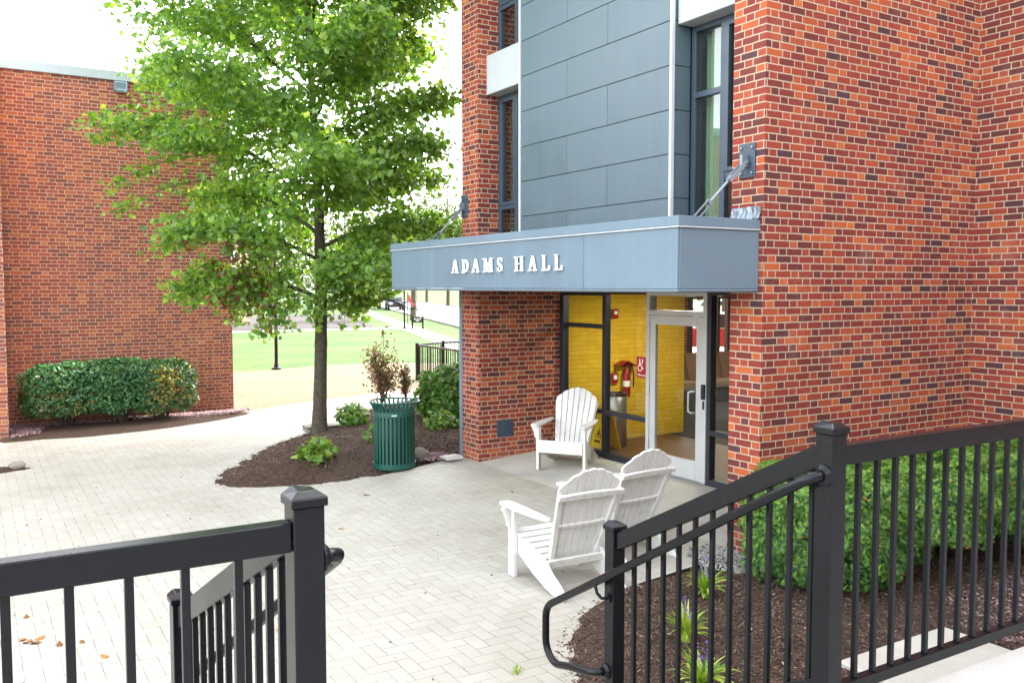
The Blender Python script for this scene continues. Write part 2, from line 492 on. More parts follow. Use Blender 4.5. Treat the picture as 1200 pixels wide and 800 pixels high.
BR = [(0.0, (0.060, 0.030, 0.040)), (0.035, (0.085, 0.030, 0.032)), (0.18, (0.125, 0.029, 0.027)), (0.42, (0.190, 0.035, 0.028)),
      (0.66, (0.240, 0.046, 0.029)), (0.84, (0.315, 0.070, 0.030)), (1.0, (0.40, 0.110, 0.034))]
BR = [(p, (c[0] * 1.13, c[1] * 1.12, c[2] * 1.05)) for p, c in BR]
BR2 = [(p, ((.62 * c[0] + .38 * .25) * 1.22, (.62 * c[1] + .38 * .055) * 1.62, (.62 * c[2] + .38 * .034) * 1.70)) for p, c in BR]
M = dict(
    brick=brick_mat('brick_red', BR, (0.47, 0.365, 0.26)),
    brick2=brick_mat('brick_red_orange', BR2, (0.50, 0.39, 0.29), shift=0.11),
    brick_far=brick_mat('brick_plain', BR, (0.5, 0.4, 0.3)),
    brick_yellow=brick_mat('brick_painted_yellow', [(0.0, (0.66, 0.42, 0.02)), (1.0, (0.74, 0.50, 0.035))], (0.60, 0.39, 0.02), course=0.07),
    paver=paver_mat('concrete_pavers'),
    slab=concrete_mat('concrete_slab', (0.46, 0.445, 0.40)),
    walk=concrete_mat('sidewalk_concrete', (0.48, 0.47, 0.44)),
    road=concrete_mat('road_surface', (0.15, 0.15, 0.155)),
    farwalk=concrete_mat('far_sidewalk_concrete', (0.19, 0.185, 0.175)),
    grass=ground_mat('lawn_grass', [(0.25, (0.018, 0.046, 0.010)), (0.5, (0.036, 0.074, 0.016)), (0.75, (0.070, 0.104, 0.028))], 3.0,
                     stops2=[(0.3, (0.50, 0.62, 0.45)), (0.7, (1.35, 1.25, 1.1))], scale2=0.30),
    dirt=ground_mat('seeded_dirt', [(0.25, (0.066, 0.053, 0.036)), (0.5, (0.108, 0.090, 0.062)), (0.75, (0.145, 0.125, 0.090))], 9.0,
                    stops2=[(0.3, (0.8, 0.84, 0.72)), (0.7, (1.08, 1.04, 1.0))], scale2=0.5),
    mulch=ground_mat('bark_mulch', [(0.25, (0.022, 0.014, 0.010)), (0.5, (0.066, 0.041, 0.029)), (0.75, (0.125, 0.082, 0.057))], 26.0, bstr=1.0, bdist=0.03),
    greybed=ground_mat('grey_mulch', [(0.25, (0.022, 0.019, 0.020)), (0.75, (0.050, 0.044, 0.043))], 8.0),
    soil=ground_mat('pink_gravel_bed', [(0.3, (0.10, 0.055, 0.06)), (0.5, (0.22, 0.13, 0.13)), (0.7, (0.38, 0.26, 0.25))], 45.0, bstr=1.0, bdist=0.02),
    chips=tint_mat('mulch_chips', [(0.0, (0.032, 0.019, 0.013)), (0.5, (0.080, 0.048, 0.033)), (0.9, (0.140, 0.092, 0.064)), (0.98, (0.19, 0.13, 0.095)), (1.0, (0.38, 0.30, 0.22))], 0.9),
    greygravel=tint_mat('grey_gravel', [(0.0, (0.08, 0.08, 0.075)), (0.6, (0.26, 0.255, 0.24)), (1.0, (0.5, 0.49, 0.46))], 0.85),
    pinkgravel=tint_mat('pink_gravel', [(0.0, (0.08, 0.045, 0.055)), (0.5, (0.19, 0.11, 0.12)), (1.0, (0.40, 0.28, 0.28))], 0.85),
    maple=tint_mat('maple_leaf', [(0.0, (0.070, 0.175, 0.045)), (0.4, (0.165, 0.310, 0.060)), (0.75, (0.28, 0.43, 0.080)), (0.93, (0.42, 0.50, 0.10)), (0.96, (0.20, 0.09, 0.045)), (1.0, (0.13, 0.06, 0.035))],
                   0.30, 0.54, (1.5, 1.45, 0.45), 0.6),
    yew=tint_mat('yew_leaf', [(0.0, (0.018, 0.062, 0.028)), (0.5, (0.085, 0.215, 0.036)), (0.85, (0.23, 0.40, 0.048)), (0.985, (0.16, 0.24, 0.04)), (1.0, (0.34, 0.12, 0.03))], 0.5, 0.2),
    hedge=tint_mat('hedge_leaf', [(0.0, (0.016, 0.062, 0.026)), (0.45, (0.050, 0.150, 0.045)), (0.74, (0.12, 0.25, 0.06)), (0.80, (0.14, 0.13, 0.03)), (0.88, (0.20, 0.10, 0.035)), (0.94, (0.36, 0.26, 0.03)), (1.0, (0.45, 0.36, 0.05))], 0.4, 0.2),
    bright=tint_mat('bright_leaf', [(0.0, (0.04, 0.12, 0.02)), (0.6, (0.10, 0.22, 0.025)), (1.0, (0.28, 0.34, 0.05))], 0.45, 0.3),
    dead=tint_mat('withered_leaf', [(0.0, (0.07, 0.04, 0.035)), (0.4, (0.18, 0.11, 0.085)), (0.7, (0.30, 0.22, 0.15)), (0.85, (0.20, 0.20, 0.08)), (1.0, (0.13, 0.20, 0.06))], 0.7, 0.2),
    redleaf=tint_mat('reddish_leaf', [(0.0, (0.03, 0.08, 0.03)), (0.45, (0.07, 0.11, 0.04)), (0.6, (0.18, 0.10, 0.04)), (1.0, (0.30, 0.09, 0.05))], 0.6, 0.2),
    fartree=tint_mat('distant_leaf', [(0.0, (0.022, 0.048, 0.012)), (0.5, (0.05, 0.082, 0.02)), (1.0, (0.11, 0.13, 0.035))], 0.6, 0.35),
    blade=tint_mat('strap_leaf', [(0.0, (0.09, 0.21, 0.02)), (0.5, (0.26, 0.42, 0.04)), (1.0, (0.50, 0.56, 0.11))], 0.4, 0.25),
    violet=tint_mat('violet_flower', [(0.0, (0.12, 0.06, 0.30)), (1.0, (0.34, 0.20, 0.60))], 0.6, 0.2),
    fallen=tint_mat('fallen_leaf_brown', [(0.0, (0.16, 0.07, 0.02)), (0.6, (0.38, 0.17, 0.04)), (1.0, (0.45, 0.28, 0.08))], 0.8),
    bark=ground_mat('maple_bark', [(0.25, (0.030, 0.026, 0.019)), (0.5, (0.072, 0.063, 0.046)), (0.75, (0.13, 0.118, 0.088))], 18.0, bstr=0.9, bdist=0.02),
    twig=plain('twig_bark', (0.05, 0.035, 0.025), 0.85, var=0.3),
    railing=plain('charcoal_powdercoat', (0.0046, 0.0060, 0.0080), 0.27, 0.0, 0.4, 3.0, 0.25, 0.05, 300),
    panel=sheet_metal('slate_metal_panel', (0.088, 0.130, 0.156)),
    canopy=sheet_metal('blue_grey_metal', (0.128, 0.190, 0.240)),
    canopy_trim=plain('pale_drip_edge', (0.55, 0.60, 0.64), 0.35, 0.2, 0.05),
    soffit=plain('soffit_grey', (0.30, 0.31, 0.32), 0.6),
    winframe=plain('slate_window_frame', (0.036, 0.060, 0.085), 0.4, 0.0, 0.08),
    storeframe=plain('dark_bronze_frame', (0.020, 0.024, 0.032), 0.38, 0.1, 0.15),
    doorsilver=plain('pale_aluminium', (0.50, 0.52, 0.52), 0.4, 0.25, 0.05),
    steel=plain('brushed_steel', (0.45, 0.46, 0.47), 0.36, 0.9, 0.04, 2),
    iron=plain('galvanised_rod', (0.22, 0.26, 0.30), 0.42, 0.5, 0.1),
    white=plain('white_letter', (0.86, 0.87, 0.86), 0.4, 0, 0.03),
    precast=plain('precast_pale_grey', (0.38, 0.405, 0.42), 0.7, 0, 0.06, 3),
    edge=plain('white_panel_edge', (0.55, 0.57, 0.59), 0.4, 0, 0.04),
    roofband=plain('grey_blue_roof_edge', (0.36, 0.42, 0.46), 0.45, 0.1, 0.05),
    inner=plain('interior_plaster', (0.45, 0.43, 0.38), 0.8),
    dark=plain('dark_room', (0.10, 0.10, 0.10), 0.9),
    lobbyfloor=plain('lobby_carpet', (0.034, 0.030, 0.026), 0.8, 0, 0.35, 2.2),
    lobbytile=plain('lobby_tile', (0.095, 0.045, 0.014), 0.5, 0, 0.2, 3),
    curtain=plain('pale_green_curtain', (0.50, 0.58, 0.42), 0.9, 0, 0.1),
    blind=plain('beige_blind', (0.48, 0.44, 0.33), 0.9, 0, 0.15, 20),
    glass=glass_mat('storefront_glass', (0.95, 0.96, 0.93), 0.65),
    winglass=glass_mat('window_glass', (0.72, 0.80, 0.76), 1.6),
    green=plain('green_enamel', (0.004, 0.068, 0.050), 0.38, 0, 0.15, 9, 0.5),
    liner=plain('dark_bin_liner', (0.010, 0.022, 0.022), 0.5),
    stone=plain('pale_stone', (0.22, 0.205, 0.17), 0.9, 0, 0.25, 8, 0.3, 0.4, 40),
    black=plain('black_plastic', (0.012, 0.012, 0.013), 0.4),
    red=plain('red_enamel', (0.25, 0.008, 0.008), 0.35),
    signred=plain('red_sign', (0.33, 0.010, 0.015), 0.45),
    yellow=plain('yellow_plastic', (0.72, 0.50, 0.015), 0.45),
    sofa=plain('tan_sofa_fabric', (0.17, 0.105, 0.065), 0.85),
    sofaseat=plain('cream_seat', (0.28, 0.22, 0.14), 0.8),
    sofabase=plain('sofa_base_dark', (0.020, 0.010, 0.008), 0.7),
    cardark=plain('dark_car_paint', (0.012, 0.014, 0.018), 0.25, 0.2),
    carred=plain('red_car_paint', (0.45, 0.02, 0.02), 0.25, 0.1),
    carwhite=plain('white_car_paint', (0.7, 0.72, 0.74), 0.3),
    tyre=plain('tyre_rubber', (0.015, 0.015, 0.015), 0.8),
    carglass=plain('car_glass', (0.02, 0.025, 0.03), 0.08),
    beige=plain('beige_wall', (0.50, 0.37, 0.25), 0.8),
    bannerred=plain('red_cloth', (0.55, 0.04, 0.05), 0.7),
)


def lamp_mat():
    t = NT('lit_diffuser')
    e = t.n('Emission')
    t.put(e.inputs[0], (1.0, 0.90, 0.72))
    e.inputs[1].default_value = 6.5
    return t.done(e)


M['lamp'] = lamp_mat()


def chair_paint():
    t = NT('white_chair_paint')
    p = t.n('TexCoord').outputs['Object']
    n = t.noise(p, 9, 5, 0.7)
    c = t.mix(t.maprange(n, 0.48, 0.72, 0, 0.6), (0.64, 0.64, 0.615), (0.44, 0.44, 0.36))
    sp = t.maprange(t.noise(p, 55, 2), 0.72, 0.76, 0, 0.5)
    c = t.mix(sp, c, (0.4, 0.37, 0.3))
    return t.done(t.bsdf(c, 0.42, 0, 0.5, t.noise(p, 120, 2), 0.08, 0.003))


M['chair'] = chair_paint()
M['chairback'] = M['chair']


# ------------------------------------------------------------------ clouds of small pieces (leaves, chips, pebbles)
def cloud(name, P, Nn, size, tv, tf, mat, parent=None, tint=None, smooth=False, roll=None):
    P = np.asarray(P, float)
    Nn = np.asarray(Nn, float)
    n = len(P)
    Nn = Nn / (np.linalg.norm(Nn, axis=1, keepdims=True) + 1e-9)
    ref = rng.normal(size=(n, 3)) if roll is None else roll
    T = np.cross(Nn, ref)
    T /= (np.linalg.norm(T, axis=1, keepdims=True) + 1e-9)
    Bv = np.cross(Nn, T)
    tv = np.asarray(tv, float)
    k = len(tv)
    size = np.asarray(size, float).reshape(-1, 1, 1)
    V = P[:, None, :] + size * (tv[None, :, 0:1] * T[:, None, :] + tv[None, :, 1:2] * Bv[:, None, :] + tv[None, :, 2:3] * Nn[:, None, :])
    off = np.zeros(3)
    q = parent
    while q is not None:
        off += np.array(LOC.get(q, Vector((0, 0, 0))))
        q = q.parent
    V = (V - off).reshape(-1, 3)
    lens = np.array([len(f) for f in tf])
    flat = np.concatenate([np.array(f) for f in tf])
    loops = (flat[None, :] + (np.arange(n) * k)[:, None]).reshape(-1)
    tot = np.tile(lens, n)
    start = np.concatenate([[0], np.cumsum(tot)[:-1]])
    me = bpy.data.meshes.new(name)
    me.vertices.add(len(V))
    me.vertices.foreach_set('co', V.astype(np.float32).ravel())
    me.loops.add(len(loops))
    me.loops.foreach_set('vertex_index', loops.astype(np.int32))
    me.polygons.add(len(tot))
    me.polygons.foreach_set('loop_start', start.astype(np.int32))
    me.polygons.foreach_set('loop_total', tot.astype(np.int32))
    if smooth:
        me.polygons.foreach_set('use_smooth', np.ones(len(tot), dtype=bool))
    me.update(calc_edges=True)
    a = me.attributes.new('tint', 'FLOAT', 'FACE')
    if tint is None: tint = rng.random(n)
    a.data.foreach_set('value', np.repeat(tint, len(tf)).astype(np.float32))
    me.materials.append(mat)
    o = bpy.data.objects.new(name, me)
    col.objects.link(o)
    if parent is not None: o.parent = parent
    return o


_half = [(0, -.48), (.17, -.40), (.44, -.34), (.30, -.10), (.52, .12), (.24, .13), (.17, .30), (0, .58)]
MAPLE_V = [(x, y, -0.55 * abs(x) ** 1.3) for x, y in _half] + [(-x, y, -0.55 * abs(x) ** 1.3) for x, y in _half[1:-1]]
MAPLE_F = [tuple(range(8)), (0, 7, 13, 12, 11, 10, 9, 8)]
OVAL_V = [(0, -.5, 0), (.22, -.2, -.05), (.24, .15, -.06), (0, .5, -.04), (-.24, .15, -.06), (-.22, -.2, -.05)]
OVAL_F = [(0, 1, 2, 3), (0, 3, 4, 5)]
SPRIG_V, SPRIG_F = [], []
for _a, _t in ((-50, .1), (-25, .0), (0, .12), (25, -.03), (50, .08), (-75, .02), (75, -.05)):
    _c, _s = math.cos(R(_a)), math.sin(R(_a))
    b = len(SPRIG_V)
    for x, y in ((0, -.35), (.058, .1), (0, .56), (-.058, .1)):
        SPRIG_V.append((x * _c + (y + .3) * _s, -x * _s + (y + .3) * _c - .3, _t * (y + .35)))
    SPRIG_F.append((b, b + 1, b + 2, b + 3))
CHIP_V = [(-.5, -.11, 0), (.48, -.14, .03), (.55, .10, 0), (-.45, .13, .02), (-.5, -.11, -.06), (.48, -.14, -.05), (.55, .10, -.06), (-.45, .13, -.05)]
CHIP_F = [(0, 1, 2, 3), (0, 4, 5, 1), (1, 5, 6, 2), (2, 6, 7, 3), (3, 7, 4, 0)]
PEB_V = [(.5, 0, 0), (0, .42, .05), (-.5, .05, 0), (0, -.4, 0), (.05, 0, .34), (0, 0, -.3), (.3, .3, .15), (-.3, -.28, .18)]
PEB_F = [(0, 6, 4), (6, 1, 4), (1, 2, 4), (2, 7, 4), (7, 3, 4), (3, 0, 4), (1, 0, 5), (2, 1, 5), (3, 2, 5), (0, 3, 5), (0, 1, 6), (2, 3, 7)]


def inside(poly, pts):
    poly = np.asarray(poly)
    x, y = pts[:, 0], pts[:, 1]
    r = np.zeros(len(pts), bool)
    j = len(poly) - 1
    for i in range(len(poly)):
        xi, yi = poly[i]
        xj, yj = poly[j]
        c = ((yi > y) != (yj > y)) & (x < (xj - xi) * (y - yi) / (yj - yi + 1e-12) + xi)
        r ^= c
        j = i
    return r


def edge_dist(poly, pts):
    poly = np.asarray(poly, float)
    d = np.full(len(pts), 1e9)
    for i in range(len(poly)):
        a, b = poly[i], poly[(i + 1) % len(poly)]
        ab = b - a
        t = np.clip(((pts - a) @ ab) / (ab @ ab + 1e-12), 0, 1)
        d = np.minimum(d, np.linalg.norm(pts - (a + t[:, None] * ab), axis=1))
    return d


def vnoise(p, s):
    return (np.sin(p[:, 0] * 2.1 * s + 1.3) * np.sin(p[:, 1] * 2.7 * s + .4) + np.sin(p[:, 0] * 4.3 * s + p[:, 1] * 3.1 * s)) * .5


def smooth_poly(poly, n=3):
    for _ in range(n):
        q = []
        for i in range(len(poly)):
            a, b = poly[i], poly[(i + 1) % len(poly)]
            q += [(a[0] * .75 + b[0] * .25, a[1] * .75 + b[1] * .25), (a[0] * .25 + b[0] * .75, a[1] * .25 + b[1] * .75)]
        poly = q
    return poly


def mound_h(poly, pts, h, w, z0):
    d = edge_dist(poly, pts)
    t = np.clip(d / w, 0, 1)
    return z0 + h * (t * t * (3 - 2 * t)) + 0.012 * vnoise(pts, 3) * np.clip(d / .15, 0, 1)


def mound(name, poly, h, w, z0, mat, step=0.12, label=None):
    poly = [tuple(p) for p in poly]
    xs = np.array([p[0] for p in poly])
    ys = np.array([p[1] for p in poly])
    gx, gy = np.meshgrid(np.arange(xs.min(), xs.max(), step), np.arange(ys.min(), ys.max(), step))
    pts = np.stack([gx.ravel(), gy.ravel()], 1) + rng.uniform(-.3, .3, (gx.size, 2)) * step
    m = inside(poly, pts)
    pts = pts[m]
    pts = pts[edge_dist(poly, pts) > step * .5]
    allp = np.concatenate([np.array(poly), pts])
    nb = len(poly)
    v, e, f = delaunay_2d_cdt([Vector(p) for p in allp], [(i, (i + 1) % nb) for i in range(nb)], [], 1, 1e-5)[:3]
    vv = np.array([tuple(p) for p in v])
    z = mound_h(poly, vv, h, w, z0)
    mb = MB()
    mb.add([(a[0], a[1], b) for a, b in zip(vv, z)], [tuple(x) for x in f])
    o = mb.build(name, mat, smooth=True)
    o['kind'] = 'structure'
    if label: o['label'] = label
    # make the faces look up
    if sum(p.normal.z for p in o.data.polygons) < 0:
        o.data.flip_normals()
    return o


def scatter(poly, n):
    p = np.asarray(poly)
    lo, hi = p.min(0), p.max(0)
    q = rng.uniform(lo, hi, (n * 4, 2))
    q = q[inside(poly, q)]
    return q[:n]


def sheet(name, poly, z, mat, zfun=None, label=None):
    mb = MB()
    mb.add([(x, y, z if zfun is None else zfun(x, y)) for x, y in poly], [tuple(range(len(poly)))])
    o = mb.build(name, mat, recalc=False)
    if o.data.polygons[0].normal.z < 0: o.data.flip_normals()
    o['kind'] = 'structure'
    if label: o['label'] = label
    return o


# ------------------------------------------------------------------ ground, paths, beds
sheet('lawn', [(-300, -200), (500, -200), (500, 600), (-300, 600)], -0.03, M['grass'])
sheet('dirt_patch', smooth_poly([(3.0, 17.0), (6.0, 19.0), (9.0, 20.3), (14, 22), (18, 25), (13.5, 27.2), (10.5, 28.6), (7.4, 27.2), (4.0, 29.0), (3.0, 25)], 2), -0.018, M['dirt'])
PLAZA = [(-14, 2.3), (4.85, 2.3), (4.85, 10.9), (11, 10.9), (11, 18.9), (16, 20.5), (16, 22.2), (9.0, 20.2), (5.9, 19.05), (4.9, 18.43), (-14, 18.43)]
sheet('paver_plaza', PLAZA, 0.0, M['paver'])
RISE = 0.075


def ramp(x, y):
    return max(0.0, (x - 4.85)) * RISE


sheet('paver_ramp', [(4.85, 5.9), (6.08, 5.9), (6.08, 11.45), (4.85, 11.2)], 0, M['paver'], lambda x, y: ramp(x, y) + 0.0005)
slab = MB()
slab.prism([(6.083, ramp(6.083, 0) - .15), (7.45, ramp(7.45, 0) - .15), (7.45, ramp(7.45, 0)), (6.083, ramp(6.083, 0))], (0, 6.075, 0), (1, 0, 0), (0, 0, 1), (0, 4.82, 0))
slab.build('entrance_slab', M['slab'], bevel=0.004)['kind'] = 'structure'

TREEBED = smooth_poly([(2.50, 11.80), (2.78, 12.4), (3.13, 12.95), (3.78, 13.97), (4.61, 14.87), (5.06, 15.2), (5.79, 15.95), (6.68, 17.0), (7.6, 18.0), (9.2, 18.6), (11, 18.6),
                       (11, 11.40), (6.08, 11.40), (5.44, 11.22), (4.64, 11.13), (4.08, 11.00), (3.49, 11.08), (3.06, 11.25), (2.68, 11.5)], 2)
TB = (0.20, 1.1, -0.006)
mound('mulch_bed', TREEBED, *TB, M['mulch'], 0.14, 'dark bark mulch bed around the maple tree')
LEFTBED = smooth_poly([(0.2, 16.7), (0.98, 16.78), (1.62, 16.66), (2.31, 16.76), (3.06, 16.97), (4.08, 17.45), (4.9, 18.1), (4.9, 18.43), (0.2, 18.43)], 1)
mound('mulch_bed', LEFTBED, 0.07, .3, -0.004, M['mulch'], 0.12, 'narrow planting bed along the left brick wall')
RBED = smooth_poly([(2.9, 2.2), (2.95, 3.9), (3.2, 4.75), (3.62, 5.30), (4.0, 5.62), (4.5, 5.90), (5.2, 6.02), (5.9, 6.02), (6.06, 5.665), (9.28, 5.665), (9.28, 2.0), (6, 2.0)], 2)
RB = (0.09, 0.7, -0.006)
mound('mulch_bed', RBED, *RB, M['mulch'], 0.12, 'dark bark mulch bed below the right railing')
PLANTER = smooth_poly([(-1.2, 14.9), (0.30, 14.62), (0.80, 14.22), (0.49, 14.02), (-1.2, 13.7)], 2)
mound('planting_strip', PLANTER, 0.06, .3, -0.004, M['mulch'], 0.1)

# sidewalks and road beyond the lawn
sheet('sidewalk', [(2, 51.3), (23, 50.3), (23, 52.6), (2, 53.3)], -0.012, M['farwalk'])
L0, LD, LN = np.array((20.1, 38.3)), np.array((.307, .952)), np.array((.952, -.307))


def along(a, b, o0, o1):
    return [tuple(L0 + LD * a + LN * o0), tuple(L0 + LD * b + LN * o0), tuple(L0 + LD * b + LN * o1), tuple(L0 + LD * a + LN * o1)]


sheet('sidewalk', along(-25, 60, -1.3, 0), -0.008, M['farwalk'])
sheet('road', along(-40, 190, 2.6, 12.5), -0.02, M['road'])
kb = MB()
for o0 in (2.45, 12.5):
    a = L0 + LD * -40 + LN * o0
    b2 = L0 + LD * 190 + LN * o0
    kb.bar((a[0], a[1], 0.03), (b2[0], b2[1], 0.03), 0.15, 0.13)
kb.build('road_kerb', M['farwalk'])['kind'] = 'structure'
sheet('grey_mulch_bed', [(13, 53.6), (22.0, 52.9), (30.5, 80), (28, 82), (12, 70)], -0.006, M['greybed'])

# landing the camera stands on and its steps
ZL = 1.0
lb = MB()
lb.box(-4, 9.285, -8.49, 2.094, -0.1, ZL)
lb.build('landing', M['walk'], bevel=0.01)['kind'] = 'structure'
st = MB()
for i in range(5):
    z1 = ZL - (i + 1) * ZL / 6
    st.box(0.74, 2.60, 2.097 + i * .28, 2.097 + (i + 1) * .28 - .003, -0.1, z1)
st.build('steps', M['walk'], bevel=0.012)['kind'] = 'structure'
cb_ = MB()
cb_.box(4.78, 5.92, 2.85, 3.76, -0.05, 0.125)
cb_.build('concrete_ledge', M['slab'], bevel=0.012)['kind'] = 'structure'

# loose bark, gravel and leaf litter
def chips(name, poly, params, n, smin, smax, mat, tv, tf, flat, lift=0.004, label=None):
    q = scatter(poly, n)
    q = q[~((q[:, 0] > 4.76) & (q[:, 0] < 5.98) & (q[:, 1] > 2.8) & (q[:, 1] < 3.78))]
    q = q[(edge_dist(poly, q) > .09) | (rng.random(len(q)) < .3)]
    z = mound_h(poly, q, *params) + lift
    nn = np.concatenate([rng.normal(0, flat, (len(q), 2)), np.ones((len(q), 1))], 1)
    o = cloud(name, np.c_[q, z], nn, rng.uniform(smin, smax, len(q)), tv, tf, mat)
    return tag(o, label, None, None, 'stuff')


chips('bark_chips', TREEBED, TB, 22000, .02, .055, M['chips'], CHIP_V, CHIP_F, .6, .006, 'loose bark chips over the bed around the maple tree')
chips('bark_chips', RBED, RB, 42000, .012, .045, M['chips'], CHIP_V, CHIP_F, .6, .006, 'loose bark chips over the bed below the right railing')
chips('gravel', smooth_poly([(5.45, 5.72), (5.62, 6.15), (5.9, 6.3), (6.15, 6.2), (6.10, 5.6), (7.2, 5.45), (7.2, 5.2), (6.1, 5.35), (5.7, 5.5)], 2), (0.0, .5, .06), 2600, .02, .05, M['greygravel'], PEB_V, PEB_F, .8, .02, 'loose grey gravel at the foot of the brick corner')
chips('gravel', [(6.0, 2.4), (9.2, 2.4), (9.2, 4.3), (6.6, 4.3), (6.2, 3.75)], (0.0, .5, .08), 6500, .02, .05, M['pinkgravel'], PEB_V, PEB_F, .8, .0, 'pinkish gravel under the hedge and right railing')
chips('gravel', smooth_poly([(5.35, 11.25), (5.6, 12.0), (6.05, 12.2), (6.05, 11.42)], 1), (0.0, .5, .09), 1200, .02, .045, M['pinkgravel'], PEB_V, PEB_F, .8, .0, 'pinkish gravel between green bin and downspout')
chips('gravel', [(0.52, 16.85), (0.95, 17.0), (1.1, 17.9), (3.2, 17.95), (3.7, 17.7), (4.2, 17.75), (4.8, 18.1), (4.85, 18.4), (0.52, 18.4)], (0.0, .5, .07), 7500, .02, .05, M['pinkgravel'], PEB_V, PEB_F, .8, .0, 'pinkish gravel at the foot of the left brick wall')
PL2 = [(-5, 4.2), (2.8, 4.2), (3.2, 5.4), (4.6, 6.6), (4.8, 10.8), (2.5, 11.2), (3.5, 14.5), (-5, 16)]
qz = scatter(PL2, 420)
cloud('pavement_litter', np.c_[qz, np.full(len(qz), .005)], np.c_[rng.normal(0, .3, (len(qz), 2)), np.ones(len(qz))], rng.uniform(.008, .035, len(qz)), OVAL_V, OVAL_F, M['chips'])['kind'] = 'stuff'
qz = np.array([(rng.uniform(6.15, 7.4), rng.uniform(6.3, 10.7)) for _ in range(110)])
cloud('pavement_litter', np.c_[qz, np.array([ramp(a, b) + .006 for a, b in qz])], np.c_[rng.normal(0, .3, (len(qz), 2)), np.ones(len(qz))], rng.uniform(.008, .028, len(qz)), OVAL_V, OVAL_F, M['chips'])['kind'] = 'stuff'

# ------------------------------------------------------------------ the hall with the entrance
XW, YC, XS, XP, XQ = 6.08, 5.68, 7.45, 6.15, 6.40
HT = 11.2
hall = empty('brick_hall', (XW, 8.5, 0), 'red brick hall with slate metal panels and a flat canopy over its glass entrance', 'building')
w = MB()
w.box(XW, 9.6, YC, 6.07, -.3, HT)                 # right pier and its side wall
w.box(9.287, 9.6, -14, YC - .001, -.3, HT)         # wall towards the camera
w.box(XW, 9.87, 10.90, 11.38, -.3, HT)            # left pier
w.build('wall', M['brick'], hall)
w = MB()
w.box(9.875, 10.1, 11.383, 14.9, -.3, HT)
w.box(10.103, 20, 14.66, 14.9, -.3, .80)
w.box(10.103, 20, 14.66, 14.9, 2.35, HT)
w.box(10.103, 13.4, 14.66, 14.9, .803, 2.347)
w.box(14.75, 20, 14.66, 14.9, .803, 2.347)
w.box(19.7, 20, -8, 14.655, -.3, HT)
w.box(9.603, 19.697, -8, -7.7, -.3, HT)
w.build('wall', M['brick_far'], hall)
rf = MB()
rf.box(XQ, 19.9, 6.075, 14.9, HT - .4, HT - .05)
rf.box(9.61, 19.9, -7.9, 6.07, HT - .4, HT - .05)
rf.build('roof', M['roofband'], hall)
fl = MB()
fl.box(XQ + .01, 9.86, 6.08, 10.893, 2.60, 2.95)
fl.box(9.87, 19.69, 6.08, 14.65, 2.70, 2.95)
fl.box(XQ + .3, 9.86, 6.08, 10.893, 5.25, 5.5)
fl.box(XQ + .3, 9.86, 6.08, 10.893, 8.1, 8.35)
fl.box(9.5, 9.6, 6.08, 10.893, 2.955, HT - .41)
fl.build('storey_floor', M['inner'], hall)

# metal panel bay
YP0, YP1 = 7.0, 9.92
core = MB()
core.box(XP + .03, XQ + .15, YP0 + .03, YP1 - .03, 2.55, HT - .1)
core.build('panel_backing', M['storeframe'], hall)
rows = [2.62 + .445 * k for k in range(20)]
z0p = 5.25 - .445 * 6                              # joints fall at 5.25, 4.82 ...
pn = MB()
k = 0
z = z0p
while z < HT - .5:
    zt = z + .445 - .007
    split = 8.07 if k % 2 == 0 else 8.86
    pn.box(XP, XP + .028, YP0 + .022, split - .0035, z, zt)
    pn.box(XP, XP + .028, split + .0035, YP1 - .022, z, zt)
    pn.box(XP + .032, XQ, YP0, YP0 + .028, z, zt)
    pn.box(XP + .032, XQ, YP1 - .028, YP1, z, zt)
    z += .445
    k += 1
pn.build('metal_panel', M['panel'], hall, bevel=.0025)
B(XP - .014, XP + .030, YP0 - .012, YP0 + .020, 2.55, HT - .1).build('panel_edge_trim', M['edge'], hall, bevel=.002)
B(XP - .014, XP + .030, YP1 - .020, YP1 + .012, 2.55, HT - .1).build('panel_edge_trim', M['edge'], hall, bevel=.002)


